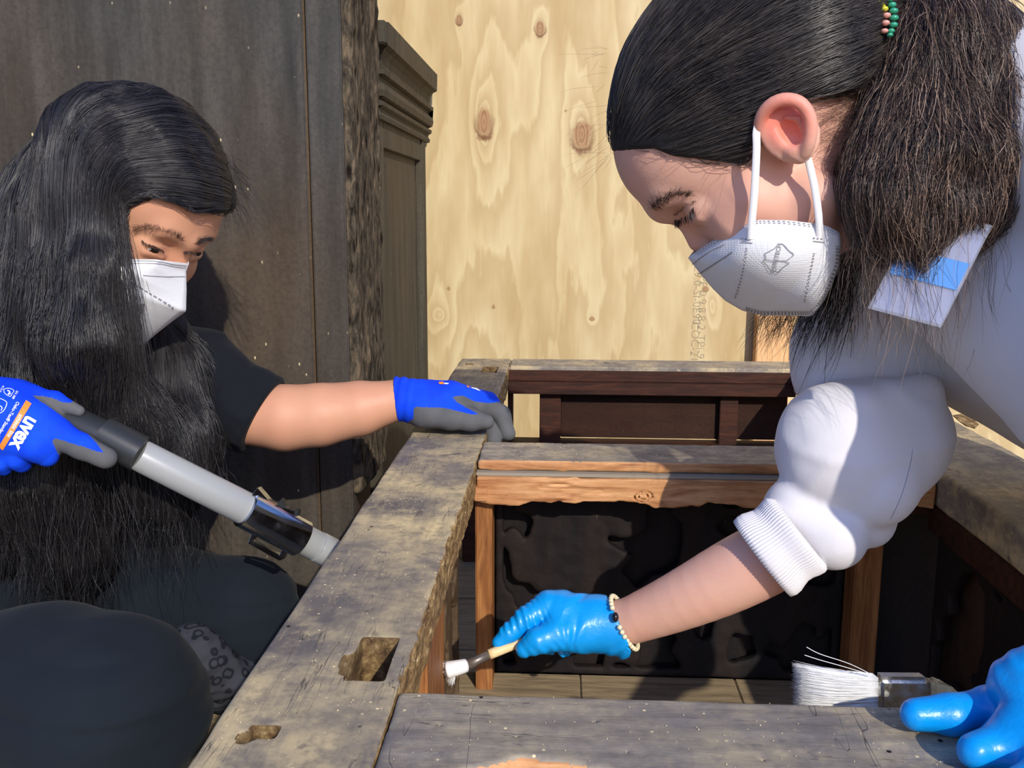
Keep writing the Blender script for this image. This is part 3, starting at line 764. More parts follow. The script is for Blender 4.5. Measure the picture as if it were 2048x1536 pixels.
# ================================================================== the standing person leaning in from the right
pr = tag(empty('person', P(2300, 1500, .62) * [1, 1, 0]), 'person with dark ponytail, white sweater, mask and light blue gloves leaning over the frame', 'person')
def earf():
    q = lambda x, y, s: HR.L(HR.at(x, y, s))
    hel = [q(1519, 256, 79), q(1524, 232, 84), q(1537, 214, 88), q(1554, 203, 91), q(1574, 199, 93), q(1596, 204, 94), q(1611, 218, 94), q(1620, 240, 93), q(1621, 264, 92), q(1617, 288, 90), q(1609, 306, 86)]; hel = list(catmull(hel, 34))
    o = [('u', ell(q(1578, 262, 80), np.array([4.5, 19, 24]) / 1000), 0), ('u', cap(q(1590, 302, 82), q(1600, 312, 83), .0062, .005), .004)]
    o += [('s', cap(q(1572, 240, 92), q(1606, 252, 93), .0062, .005), .003), ('s', cap(q(1606, 240, 91), q(1605, 275, 89), .004), .003)]
    for i in range(len(hel) - 1): o.append(('u', cap(hel[i], hel[i + 1], .0043, .0043), .0012))
    o += [('u', cap(q(1572, 238, 86), q(1596, 238, 88), .0024), .002), ('u', cap(q(1596, 238, 88), q(1604, 254, 87), .0026), .002), ('u', cap(q(1604, 254, 87), q(1596, 284, 86), .003), .003),
          ('u', cap(q(1596, 284, 86), q(1582, 302, 83), .0038), .004), ('s', ell(q(1577, 266, 88), np.array([9, 6.5, 10]) / 1000), .003), ('u', cap(q(1552, 274, 80), q(1562, 288, 81), .004, .0038), .004), ('u', cap(q(1560, 200, 70), q(1590, 300, 70), .009), .004)]
    g = comp(o); return lambda p: g(HR.L(p))
ear = earf()
headR = head_ops(HR, fore=8)
neckR = Shape().chain([(1640, 325, .765, 132), (1850, 390, .78, 150)])
armR = Shape().chain([(1745, 980, .81, 50), (1680, 1030, .81, 50), (1610, 1075, .815, 64), (1540, 1112, .82, 72), (1460, 1153, .834, 70), (1380, 1192, .85, 61), (1300, 1226, .87, 51), (1236, 1246, .885, 44), (1140, 1242, .89, 38), (1080, 1225, .892, 14)], .004, sub=26)
armR.chain([(1740, 700, .89, 60), (1745, 980, .81, 50)], .004)
def bodyR_f(p):
    d = headR(p)
    for op, g, k in neckR.ops: d = smin(d, g(p), .025)
    return smin(d, ear(p), .0015)
body = sdf_obj('body', bodyR_f, P(1225, 330, .80) * 0 + HR.C - .165, HR.C + [.20, .165, .165], .0016, m_skinR, pr)
b2 = sdf_obj('arm', armR.f(), *bounds(armR.bl), .0025, m_skinR, pr); join_into(body, b2)
torso_skin = Shape().chain([(1850, 390, .78, 140), (2050, 520, .78, 150), (2350, 700, .76, 180)], .02).chain([(2150, 300, .68, 80), (2420, 700, .53, 70), (2560, 1150, .50, 50), (2330, 1330, .48, 40), (2170, 1410, .47, 30)], .003).chain([(1820, 500, .84, 90), (1740, 680, .89, 60)], .01)
b3 = torso_skin.make('torso', .006, m_skinR, pr); join_into(body, b3)
bvR = bvh_of(body)
for s in (-1, 1): eyeball(HR, s, pr, (0, .75, -.62))
face_only = headR
hairs_on('eyebrow', HR, face_only, [(1312, 420, 5), (1320, 406, 14), (1334, 396, 24), (1352, 389, 34), (1378, 390, 43)], 380, .0075, ((.5, -.1, .6), (.8, -.65, .0)), .00011, m_black, pr, .0028, bv=bvR)
hairs_on('eyelashes', HR, face_only, [(1350, 438, 20), (1360, 438, 28), (1374, 430, 37), (1388, 414, 45)], 90, .007, ((-.1, .6, -.75), (.5, .45, -.7)), .00015, m_black, pr, .0003, bv=bvR)
hairs_on('lid_crease_shade', HR, face_only, [(1347, 428, 18), (1362, 420, 30), (1378, 408, 41), (1392, 404, 48)], 90, .003, ((.6, -.1, -.1), (.6, -.4, .2)), .00012, m_hairR, pr, .0002, bv=bvR)  # dark hairs stand in for the shade line in the lid fold
# mask
ridge = [(1378, 516, 0), (1401, 546, 0), (1428, 578, 0), (1452, 601, 0), (1485, 620, 0), (1522, 629, 0), (1562, 630, 0), (1613, 630, 0)]
outer = [(1378, 516, 0), (1388, 508, 10), (1415, 489, 27), (1455, 465, 47), (1495, 446, 62), (1517, 440, 67), (1576, 441, 71), (1635, 448, 70), (1656, 453, 68), (1678, 465, 64), (1682, 484, 62), (1677, 527, 57), (1662, 570, 48), (1646, 602, 36), (1627, 626, 14), (1613, 630, 0)]
maskR, GR, bvm = make_mask(HR, ridge, outer, 11., pr)
edge = [(x, y) for x, y, s in outer]
def inset(pts, c, k): return [(x + (c[0] - x) * k, y + (c[1] - y) * k) for x, y in pts]
cM = (1540, 545)
def strip(bv, pts, w_, mat, parent, name='seam', off=.0013, dash=None): return drape_line(name, bv, pts, w_, mat, parent, off, dash)
for k, wd in ((.035, 1.6), (.07, 1.4)): strip(bvm, inset(edge[1:10], cM, k), wd, m_maskline, maskR, dash=(2, 1))
strip(bvm, [(1402, 545), (1430, 527), (1455, 512), (1467, 504)], 2.2, m_maskline, maskR)
strip(bvm, [(1385, 528), (1420, 505), (1452, 490)], 1.4, m_maskline, maskR)
strip(bvm, [(1495, 495), (1489, 530), (1481, 565), (1471, 594)], 3., m_maskline, maskR, 'pressed_dots', dash=(2, 1))
strip(bvm, [(1627, 505), (1622, 535), (1616, 570), (1609, 602)], 3., m_maskline, maskR, 'pressed_dots', dash=(2, 1))
strip(bvm, inset([(1677, 490), (1675, 527), (1660, 570), (1644, 602), (1625, 624), (1600, 626), (1562, 626), (1522, 625), (1490, 617)], cM, .03), 7., m_maskline, maskR, 'crimped_edge', dash=(2, 1))
strip(bvm, [(1530, 507), (1548, 497), (1556, 489), (1565, 488), (1578, 501), (1587, 509), (1572, 521), (1578, 525), (1566, 533), (1557, 543), (1550, 540), (1544, 541), (1530, 524), (1527, 521), (1532, 516), (1530, 507)], 1.7, m_maskline, maskR, 'pressed_emblem', dash=None)
strip(bvm, [(1532, 517), (1548, 521), (1560, 520), (1572, 521)], 1.4, m_maskline, maskR, 'pressed_emblem')
drape_text('pressed_lettering', bvm, 'OPPETECH', 12, (1554, 514), -1.36, m_maskline, maskR, .0013, .01, sp=.95)
for (x, y) in ((1494, 476), (1635, 474)):
    strip(bvm, [(x - 10, y + 2), (x + 12, y + 4)], 3, m_maskline, maskR, 'loop_weld', dash=(2, 1)); strip(bvm, [(x - 10, y + 8), (x + 12, y + 10)], 2, m_maskline, maskR, 'loop_weld')
def ribbon(name, pts, w_, mat, parent, th=.0007, wd=None):
    """flat elastic band through world points; wd the width direction"""
    c = catmull(pts, 40); T = np.gradient(c, axis=0); T /= np.linalg.norm(T, axis=1, keepdims=True)
    V = []
    for i in range(len(c)):
        s_ = np.array(wd[0]) * (1 - i / 39) + np.array(wd[1]) * i / 39; s_ = s_ - T[i] * s_.dot(T[i]); s_ /= np.linalg.norm(s_); n_ = np.cross(T[i], s_)
        for a, b in ((-1, -1), (1, -1), (1, 1), (-1, 1)): V.append(c[i] + s_ * w_ / 2 * a + n_ * th * b)
    Fs = [(4 * i + k, 4 * i + (k + 1) % 4, 4 * i + 4 + (k + 1) % 4, 4 * i + 4 + k) for i in range(39) for k in range(4)]
    return mesh(name, V, Fs, mat, parent)
hx = HR.R[:, 1]
rt = R3 @ np.array([1., 0, 0])
ribbon('ear_loop', [HR.at(1502, 478, 72), HR.at(1504, 440, 75), HR.at(1509, 380, 79), HR.at(1513, 300, 82), HR.at(1513, 262, 82), HR.at(1522, 236, 80)], .0052, m_elastic, maskR, wd=(rt, rt))
ribbon('ear_loop', [HR.at(1638, 478, 71), HR.at(1638, 440, 74), HR.at(1630, 380, 75), HR.at(1619, 330, 76), HR.at(1612, 308, 77)], .0050, m_elastic, maskR, wd=(rt, rt))

# hair over the skull, combed back to the tie
tie = P(1792, 25, .742)
face_poly = [HR.loc(*q)[1:] for q in [(1180, 303, 0), (1225, 306, 8), (1268, 300, 30), (1310, 297, 48), (1346, 312, 58), (1400, 318, 66), (1440, 324, 71), (1492, 334, 74), (1507, 318, 76), (1513, 268, 76), (1519, 226, 77), (1540, 203, 78), (1575, 193, 78), (1615, 200, 76), (1674, 186, 70), (1738, 172, 56)]]
face_poly = face_poly + [(-160, -20), (-160, -260), (240, -260), (240, face_poly[0][1])]
skull = ell(np.array([0, -6, 47]) / 1000, np.array([80.5, 104, 90]) / 1000)
def massR_f(p):
    q = HR.L(p)
    d = skull(q); d = smin(d, ell(np.array([0, 46, 44]) / 1000, np.array([66, 62, 55]) / 1000)(q), .02)
    d = smin(d, cap(np.array([10, -70, 60]) / 1000, HR.L(tie), .055, .026)(q), .06)
    return smax(d, -poly2(q[:, 1:] * 1000, face_poly) / 1000, .003)
lo, hi = HR.C - [.19, .17, .17], HR.C + [.24, .2, .30]
hm = sdf_obj('hair', massR_f, lo, hi, .0028, m_black, pr); hv = np.array([v.co[:] for v in hm.data.vertices]) + np.array(hm.matrix_world.translation) * 0
def dir_tie(p): v = tie - p; return v / np.linalg.norm(v, axis=1, keepdims=True) + .12 * np.stack([vnoise(p, 26, 41), vnoise(p, 26, 42), vnoise(p, 26, 43)], 1)
S = seeds_on(massR_f, hv, 9000, lambda s: (s - HR.C) @ HR.R[:, 0] > -.055)
dist = np.linalg.norm(S - tie, axis=1); L_ = np.minimum(.5 + .7 * rng.random(len(S)), dist / .135)
Q = flow(massR_f, S, dir_tie, 12, .010, .0005 + .0026 * rng.random(len(S)), .22, L_, fr=50)
strand_mesh('hair_strands', Q, .00021, m_hairR, hm, thick=.6 + .8 * rng.random(len(Q)))
# baby hairs standing off the forehead and nape
pts = [HR.at(*q) for q in [(1215, 90, 0), (1203, 200, 0), (1212, 290, 4), (1230, 310, 10), (1310, 300, 48), (1400, 322, 66), (1490, 335, 74)]]
S = catmull(pts, 260)[rng.integers(0, 260, 60)] + rng.normal(size=(60, 3)) * .004
def dir_off(p): g = p - HR.C; return g / np.linalg.norm(g, axis=1, keepdims=True) * .8 + np.array([-.2, 0, -.55]) + dir_tie(p) * .3
Q = flow(massR_f, S, dir_off, 9, .0042, 0, .9, (.2 + .8 * rng.random(60)), cling=0., fr=30, smooth=.8); strand_mesh('loose_hairs', Q, .00007, m_hairR, hm)
S = np.array([HR.at(x, y, s) for x, y, s in zip(rng.uniform(1625, 1738, 330), rng.uniform(178, 330, 330) , rng.uniform(60, 66, 330))])
def neckskin(p):
    d = headR(p)
    for op, g, k in neckR.ops: d = smin(d, g(p), .025)
    return d
Q = flow(neckskin, S, lambda p: np.array([.7, 0, -.1]) + 0 * p + dir_tie(p) * .5, 7, .004, .0008 + .002 * rng.random(330), .8, .4 + rng.random(330), fr=70); strand_mesh('nape_hairs', Q, .00007, m_pony, hm)

# ponytail
pony = Shape().chain([(1792, 25, .742, 34), (1850, 20, .72, 60), (1862, 130, .70, 82), (1825, 300, .685, 84), (1805, 400, .678, 74), (1812, 455, .676, 54)], .04).chain([(1850, 20, .72, 60), (1960, 90, .70, 70), (1965, 250, .685, 70), (1940, 350, .678, 76), (1945, 400, .675, 54)], .03)
pf0 = pony.f(); pf = lambda p: pf0(p) + .006 * vnoise(p, 45, 51)
lo, hi = bounds(pony.bl); pm = sdf_obj('ponytail', pf, lo, hi, .0032, m_black, pr); pv = np.array([v.co[:] for v in pm.data.vertices])
camdir = EYE - P(1850, 300, .7)
def dir_pony(p):
    v = p - tie; r = np.linalg.norm(v, axis=1, keepdims=True); wgt = np.clip(1 - r / .06, 0, 1)
    return v / r * (wgt + .15) + np.array([.0, 0, -1.]) * (1 - wgt) + .25 * np.stack([vnoise(p, 30, 61), vnoise(p, 30, 62), vnoise(p, 30, 63)], 1)
S = seeds_on(pf, pv, 9500, lambda s: (s - P(1850, 300, .70)) @ camdir > -.02 * np.linalg.norm(camdir))
off = np.abs(rng.normal(size=len(S))) * .0035 + .0005
Q = flow(pf, S, dir_pony, 9, .0062, off, .75, .5 + .9 * rng.random(len(S)), cling=.55, fr=75, smooth=.55)
strand_mesh('frizzy_strands', Q, .00019, m_pony, pm, thick=.5 + .9 * rng.random(len(Q)))
S = seeds_on(pf, pv, 1300, lambda s: ((s - P(1850, 300, .70)) @ camdir > -.02 * np.linalg.norm(camdir)) & (pixof(s)[:, 1] > 430))
Q = flow(pf, S, dir_pony, 10, .0062, 0, .9, .5 + rng.random(len(S)), cling=0., fr=60, smooth=.6); strand_mesh('frizzy_ends', Q, .00013, m_pony, pm)
# hair hanging on the far side below the mask
S = np.array([P(x, y, z) for x, y, z in zip(rng.uniform(1655, 1745, 500), rng.uniform(455, 540, 500), rng.uniform(.80, .86, 500))])
Q = flow(pf, S, lambda p: np.array([-.25, 0, -1.]) + 0 * p, 10, .0075, 0, .7, .5 + .8 * rng.random(500), cling=0., fr=45, smooth=.6)
strand_mesh('far_side_hair', Q, .00025, m_black, pm)
S = np.array([P(x, y, z) for x, y, z in zip(rng.uniform(1520, 1625, 260), rng.uniform(618, 632, 260), rng.uniform(.79, .83, 260))])
Q = flow(pf, S, lambda p: np.array([-.2, 0, -.5]) + 0 * p, 8, .0032, 0, 1.2, .5 + .9 * rng.random(260), cling=0., fr=80, smooth=.6); strand_mesh('far_side_hair', Q, .00012, m_black, pm)
# hair tie: a coiled band, each turn a bead of colour
ht = tag(mesh('hair_tie', *tube([P(1770, 0, .68), P(1774, 30, .678), P(1779, 60, .68)], .003, 10), M('hair_tie_core', .3, srgb(150, 200, 170)).m, pr))
m_tg = M('mint_plastic', .2, srgb(60, 160, 125), .1).m; m_tp = M('pink_plastic', .2, srgb(226, 160, 146), .1).m; m_ty = M('yellow_plastic', .2, srgb(205, 205, 60), .1).m
def ballm(name, c, r, mat, parent, sq=(1, 1, 1), seg=14):
    bm = bmesh.new(); bmesh.ops.create_uvsphere(bm, u_segments=seg, v_segments=seg // 2 + 2, radius=1.)
    rx = R3 @ np.array([1, 0, 0]); ry = R3 @ np.array([0, 1, 0]); rz = R3 @ np.array([0, 0, 1])
    for v in bm.verts: v.co = Vector(np.array(c) + r * (rx * v.co.x * sq[0] + ry * v.co.y * sq[1] + rz * v.co.z * sq[2]))
    me = bpy.data.meshes.new(name); bm.to_mesh(me); bm.free(); return link(name, me, mat, parent)
for x, y, m_, r_ in ((1755, 3, m_ty, 7), (1762, 10, m_ty, 8), (1768, 18, m_ty, 8), (1784, 10, m_tg, 8), (1787, 22, m_tg, 8.5), (1788, 36, m_tg, 8.5), (1787, 50, m_tg, 8), (1782, 62, m_tg, 7), (1780, 70, m_tg, 6), (1773, 31, m_tp, 8), (1771, 46, m_tp, 8), (1769, 62, m_tp, 7), (1779, -2, m_tg, 8)):
    ballm('coil_turn', P(x, y, .668), r_ * .668 / FPX, m_, ht, (1.1, .72, 1))

# sweater
def folds(amp, fr, seed, st=(1, 1, 1)): return lambda p: amp * vnoise(p * np.array(st), fr, seed) + amp * .35 * vnoise(p * np.array(st), fr * 2.3, seed + 1)
sw = Shape()
sw.chain([(1800, 555, .86, 165), (2190, 690, .84, 255)], .02).chain([(1905, 548, .735, 128), (2210, 690, .68, 250)], .012, kk=.02).chain([(2110, 215, .70, 195), (2300, 400, .66, 260)], .05).chain([(2000, 420, .76, 190), (2300, 560, .74, 300)], .05)
sw.chain([(1722, 615, .90, 106), (1705, 700, .88, 100), (1708, 755, .87, 106)], .004, kk=.03)
sw.chain([(1690, 905, .815, 118), (1780, 890, .825, 112)], .004).chain([(1690, 925, .805, 112), (1756, 985, .79, 68)], .03).chain([(1660, 860, .81, 76), (1790, 845, .82, 80)], .03)
sw.chain([(1640, 810, .80, 26), (1720, 812, .785, 30), (1850, 785, .80, 36)], .012, kk=.012)
seamB = Shape().chain([(1800, 880, .765, 3), (1792, 985, .755, 3)])
sw.chain([(1596, 1022, .812, 72), (1664, 1068, .80, 72)], .006).blob(1735, 1040, .81, 58, .008)
sw.chain([(2150, 300, .66, 130), (2420, 700, .52, 110), (2560, 1150, .50, 80)], .03).chain([(2560, 1150, .5, 80), (2330, 1330, .48, 62)], .02)
sw.add(cap(P(1850, 390, .78), P(1700, 340, .765), .058, .055), .004, 's')
sw.chain([(2560, 900, .62, 280), (2700, 1300, .66, 300)], .05)
sweat = sw.make('sweater', .0032, m_sweat, pr, lambda p: .0022 * vnoise(p, 15, 71) - .0042 * np.clip(.35 - np.abs(vnoise(p * [1, 1, 1.8], 13, 73)), 0, 1) + .0008 * vnoise(p, 50, 74), hi=[.78, 2, 2], lo=[-1, .16, .3])
w3 = Shape(); w3.ops = [('u', cap((.74, .50, .46), (.80, .42, .40), .15), 0), ('u', cap((.74, .45, .40), (.70, .2, .12), .10, .075), .03), ('u', cap((.78, .6, .40), (.70, .42, .11), .10, .075), .03), ('u', cap((.70, .2, .10), (1.05, .3, .09), .07, .06), .03), ('u', cap((.70, .42, .1), (1.05, .5, .09), .07, .06), .03)]; w3.bl = [(np.array([.74, .5, .46]), .17), (np.array([.7, .2, .1]), .11), (np.array([1.05, .4, .1]), .12)]
w3.make('trousers', .008, m_pants, pr)
bvs = bvh_of(sweat); drape_line('seam', bvs, [(1826, 900), (1816, 950), (1800, 1000), (1783, 1036)], 3.5, m_sweat, sweat, .0012)
# ribbed cuff
def ribbed(name, A, B, ra, rb, n, amp, mat, parent, thick=.0025, wob=0., seg=8):
    A, B = np.array(A), np.array(B); T = (B - A) / np.linalg.norm(B - A); a = np.cross(T, [.1, .2, .97]); a /= np.linalg.norm(a); b = np.cross(T, a); N_ = n * 6; V = []
    for i in range(seg + 1):
        t = i / seg; c = A + (B - A) * t; r = ra + (rb - ra) * t + wob * math.sin(t * 9.)
        for k in range(N_):
            th = 2 * math.pi * k / N_; rr = r + amp * math.cos(th * n); V.append(c + rr * (a * math.cos(th) + b * math.sin(th)))
    for i in (seg, 0):
        for k in range(N_):
            th = 2 * math.pi * k / N_; c = A + (B - A) * (i / seg); V.append(c + ((ra if i == 0 else rb) - thick) * (a * math.cos(th) + b * math.sin(th)))
    R_ = seg + 3; Fs = [(i * N_ + k, i * N_ + (k + 1) % N_, ((i + 1) % R_) * N_ + (k + 1) % N_, ((i + 1) % R_) * N_ + k) for i in range(R_) for k in range(N_)]
    return mesh(name, V, Fs, mat, parent)
ribbed('ribbed_cuff', P(1524, 1117, .812), P(1600, 1062, .806), 90 * .812 / FPX, 86 * .806 / FPX, 80, .0005, m_sweat, sweat, .003, .0015)
# name badge in a clear pouch
m_card = M('white_card', .5, srgb(206, 214, 232)).m; m_blue = M('light_blue_card', .5, srgb(96, 156, 226)).m
mp = M('clear_plastic', .08, srgb(230, 232, 245)); mp.set(Transmission_Weight=.75, IOR=1.25); m_clear = mp.m
bc = [P(1736, 617, .676), P(1882, 656, .652), P(1985, 452, .645), P(1840, 418, .669)]
def quadlerp(c, u, v): return (c[0] * (1 - u) + c[1] * u) * (1 - v) + (c[3] * (1 - u) + c[2] * u) * v
nb = np.cross(bc[1] - bc[0], bc[3] - bc[0]); nb /= np.linalg.norm(nb); nb *= np.sign(nb @ (EYE - bc[0]))
badge = prism('name_badge', [q for q in bc], tuple(nb * .0012), m_clear, pr)
prism('card', [quadlerp(bc, u, v) - nb * .0012 for u, v in ((.03, .03), (.97, .03), (.97, .97), (.03, .97))], tuple(nb * .0008), m_card, badge)
prism('blue_band', [quadlerp(bc, u, v) + nb * .0013 for u, v in ((.04, .36), (.96, .36), (.96, .62), (.04, .62))], tuple(nb * .0003), m_blue, badge)

# reaching hand with round brush
gl = Shape()
gl.chain([(1222, 1247, .885, 49), (1180, 1246, .885, 50), (1130, 1236, .89, 50)], .01).chain([(1150, 1265, .875, 40), (1112, 1268, .868, 33), (1075, 1282, .862, 26), (1048, 1299, .862, 17)], .010, kk=.004)
gl.chain([(1120, 1222, .885, 40), (1096, 1212, .885, 30), (1052, 1240, .878, 25), (1020, 1266, .876, 20), (998, 1285, .874, 14)], .010, kk=.003)
gl.chain([(1130, 1225, .90, 38), (1095, 1225, .905, 27), (1062, 1252, .90, 21), (1040, 1276, .895, 17)], .003)
gl.chain([(1150, 1240, .91, 38), (1110, 1262, .915, 24), (1098, 1292, .90, 17)], .003).chain([(1170, 1250, .91, 36), (1140, 1282, .915, 22), (1128, 1298, .90, 16)], .003)
gl.chain([(1200, 1246, .884, 50), (1252, 1256, .882, 60)], .01)
ax_ = P(1252, 1256, .882) - P(1180, 1246, .885); pc = P(1240, 1248, .883); pn = R3 @ np.array([.91, .42, 0.]); pn /= np.linalg.norm(pn)
def cuffcut(p): return -((p - pc) @ pn)
inner = cap(P(1215, 1249, .884), P(1275, 1258, .881), .0215, .0275)
gf0 = gl.f()
fax = R3 @ np.array([-.8, -.55, .1]); fax /= np.linalg.norm(fax); pax = R3 @ np.array([-.9, .35, 0]); pax /= np.linalg.norm(pax); KN = P(1100, 1230, .88)
def wrinkle(p, ax, fr, seed): return np.sin(p @ ax * fr + 5 * vnoise(p, 40, seed)) * np.clip(.2 + vnoise(p, 55, seed + 1), 0, 1)
def wr(p):
    gate = np.clip(((p - KN) @ fax + .004) / .01, 0, 1)
    return .0010 * wrinkle(p, fax, 1000, 81) * gate + .0011 * wrinkle(p, pax, 420, 83) * (1 - gate) + .0006 * vnoise(p, 60, 82)
def gf(p): return smax(smax(gf0(p) + wr(p), (p - pc) @ pn, .001), -inner(p), .001)
lo, hi = bounds(gl.bl); glove = sdf_obj('glove', gf, lo, hi, .0011, m_nit, pr); bvg = bvh_of(glove)
br = tag(empty('bracelet'), None); br.parent = pr; br.location = -pr.location
c0 = P(1249, 1245, .884); va = (P(1268, 1297, .884) - P(1220, 1191, .884)) / 2; vb = (P(1240, 1246, .884 - .031) - P(1240, 1246, .884)) + (P(1224, 1252, .884) - P(1240, 1246, .884)) * .75
m_pearl = M('cream_beads', .3, srgb(226, 216, 178)).m; m_bb = M('black_bead', .25, srgb(28, 26, 34)).m
for i in range(34):
    th = 2 * math.pi * i / 34; c = c0 + va * math.cos(th) + vb * math.sin(th)
    if i == 10: ballm('bead', c, .0038, m_bb, br, (.8, 1.2, 1)); continue
    if i == 9 or i == 11: continue
    ballm('bead', c, .0023, m_pearl, br, seg=10)

# resting hand
g2 = Shape(); Dh = lambda x, y, h=.3505: depth_at(x, y, h)
g2.chain([(1834, 1430, Dh(1834, 1430), 33), (1900, 1428, Dh(1900, 1428), 39), (1975, 1415, Dh(1975, 1415, .352), 39), (2070, 1400, Dh(2070, 1400, .356), 48)], .004)
g2.chain([(1950, 1503, Dh(1950, 1503), 35), (2010, 1490, Dh(2010, 1490), 43), (2090, 1468, Dh(2090, 1468, .354), 48)], .003)
g2.chain([(2040, 1570, Dh(2040, 1570), 36), (2110, 1540, Dh(2110, 1540, .354), 46)], .003)
g2.chain([(1999, 1373, .485, 20), (2025, 1350, .48, 30), (2070, 1335, .475, 38), (2150, 1350, .47, 50)], .004)
g2.chain([(2070, 1400, .472, 48), (2180, 1420, .47, 62), (2300, 1370, .475, 60)], .02).chain([(2090, 1468, .46, 48), (2180, 1430, .47, 62)], .02).chain([(2110, 1540, .45, 46), (2180, 1440, .47, 70)], .02)
g2.chain([(2120, 1600, Dh(2060, 1600), 30), (2160, 1550, .45, 40), (2190, 1450, .46, 60)], .01)
g2f = g2.f()
g2.make('glove', .0012, m_nit, pr, lambda p: .0005 * vnoise(p, 70, 85) + (.0010 * vnoise(p, 45, 86) + .0013 * wrinkle(p, np.array([.9, .3, .3]), 520, 87)) * np.clip((p[:, 0] - .205) / .03, 0, 1), hi=[.34, 1, 1])

# ------------------------------------------------------------------ brushes
rb = tag(empty('paint_brush', P(980, 1310, .874)), 'small round brush with pale wooden handle and white bristles, held in the reaching blue glove', 'brush')
m_pale = raw_wood('pale_handle_wood', srgb(216, 180, 124), srgb(230, 198, 144), srgb(238, 212, 164), 'x', .5); m_gm = M('grey_ferrule', .4, srgb(120, 112, 104), .6).m
m_br = M('white_bristles', .5, srgb(232, 232, 230)).m
A0 = P(1130, 1246, .885); A1 = P(1034, 1287, .874); A2 = P(978, 1309, .868); A3 = P(932, 1331, .864); A4 = P(905, 1338, .862)
mesh('handle', *tube(catmull([A0, (A0 + A1) / 2, A1, A2], 14), np.linspace(.0034, .0047, 14), 14), m_pale, rb)
mesh('ferrule', *tube([A2 + (A2 - A3) * .05, A3 * .5 + A2 * .5, A3], [.0038, .0042, .0058], 14), m_gm, rb)
S = A3 + rng.normal(size=(700, 3)) * .0018; e1 = P(884, 1328, .862); e2 = P(903, 1366, .865)
end = np.array([e1 * (1 - t) + e2 * t for t in rng.random(700)]) + rng.normal(size=(700, 3)) * .0014; mid = P(893, 1334, .856) * .5 + (S + end) * .25
Q = np.stack([S * (1 - t) ** 2 + 2 * t * (1 - t) * mid + end * t * t for t in np.linspace(0, 1, 8)], 1); strand_mesh('bristles', Q, .00035, m_br, rb)
mesh('bristle_root', *tube(catmull([A3, P(912, 1336, .86), P(895, 1340, .86)], 8), np.linspace(.006, .0078, 8), 12), m_br, rb)
fb = tag(empty('paint_brush', P(1800, 1390, .545)), 'wide flat brush with long white bristles and shiny metal ferrule, lying under the fingertips', 'brush')
zb = .548; m_fer = M('scratched_ferrule_metal', .28, srgb(200, 200, 196), 1.)
n_ = m_fer.noise(None, 160, 4); m_fer.set(Roughness=m_fer.rng(n_, .35, .7, .15, .5)); m_fer.bump(n_, .0008, .5); m_fer = m_fer.m
dn = R3 @ np.array([0, -1., 0]); bk = R3 @ np.array([0, 0, -1.]); bk /= np.linalg.norm(bk)
def slab(name, tl, tr, hgt, th, mat, parent, bev):
    """plate hanging down from its lit top edge tl-tr"""
    return prism(name, [tl, tr, tr + dn * hgt, tl + dn * hgt], tuple(bk * th), mat, parent, bev)
slab('ferrule', P(1758, 1356, zb), P(1866, 1357, zb - .004), .034, .014, m_fer, fb, .003)
prism('handle', [P(1866, 1357, zb - .004), P(1893, 1370, zb - .01), P(1925, 1386, zb - .02), P(1940, 1410, zb - .02), P(1900, 1440, zb - .01), P(1866, 1440, zb - .004)], tuple(bk * .012), m_pale, fb, .003)
n = 2600; t = rng.random(n); w_ = rng.random(n)
S = np.array([P(1760, 1358, zb) + dn * .032 * a + bk * (.002 + .010 * b) for a, b in zip(t, w_)])
E_ = np.array([P(1602, 1338, zb) + dn * (.042 * a) + bk * (-.002 + .017 * b) for a, b in zip(t, w_)]) + rng.normal(size=(n, 3)) * [.0008, .0008, .0006]
Q = np.stack([S + (E_ - S) * u + rng.normal(size=(n, 3)) * .00008 * (u > 0) + dn[None] * (.0012 * math.sin(u * 3.1)) for u in np.linspace(0, 1, 7)], 1)
strand_mesh('bristles', Q, .00022, m_br, fb)
for a in ([(1752, 1354), (1700, 1328), (1640, 1308), (1613, 1294)], [(1750, 1352), (1690, 1334), (1640, 1320), (1609, 1310)]):
    mesh('stray_bristle', *tube(catmull([P(x, y, zb) for x, y in a], 16), .00022, 5), m_br, fb)

# ================================================================== the person crouching at the left
pw = tag(empty('person', P(150, 1400, 1.1) * [1, 1, 0]), 'person with long black hair, white mask and blue-grey work gloves crouching beside the dark cabinet', 'person')
headW = head_ops(HW, fore=2)
neckW = Shape().chain([(215, 560, 1.09, 92), (190, 700, 1.13, 110)])
body = sdf_obj('body', lambda p: smin(headW(p), neckW.ops[0][1](p), .02), HW.C - .165, HW.C + .165, .0019, m_skinW, pw)
aw = Shape().chain([(180, 690, 1.14, 80), (400, 740, 1.17, 55), (490, 826, 1.155, 62), (570, 836, 1.15, 66), (640, 830, 1.15, 63), (720, 817, 1.15, 55), (795, 800, 1.15, 40), (860, 808, 1.15, 34), (950, 822, 1.16, 16)], .004)
aw.chain([(180, 690, 1.14, 80), (30, 760, 1.08, 60), (-190, 930, .99, 48), (-130, 850, .955, 44), (20, 845, .94, 38)], .01)
aw.chain([(190, 700, 1.14, 110), (170, 1050, 1.22, 120)], .02)
b2 = sdf_obj('arm', aw.f(), *bounds(aw.bl), .0032, m_skinW, pw); join_into(body, b2)
lw = Shape().chain([(170, 1050, 1.22, 120), (100, 1250, 1.2, 100), (510, 1235, 1.15, 82), (430, 1420, 1.3, 40)], .02).chain([(100, 1250, 1.2, 100), (-80, 1400, 1.0, 120), (230, 1440, .93, 130), (-60, 1600, 1.15, 40)], .02)
b3 = sdf_obj('leg', lw.f(), *bounds(lw.bl), .006, m_skinW, pw); join_into(body, b3)
bvW = bvh_of(body)
for s in (-1, 1): eyeball(HW, s, pw, (.12, .9, -.22))
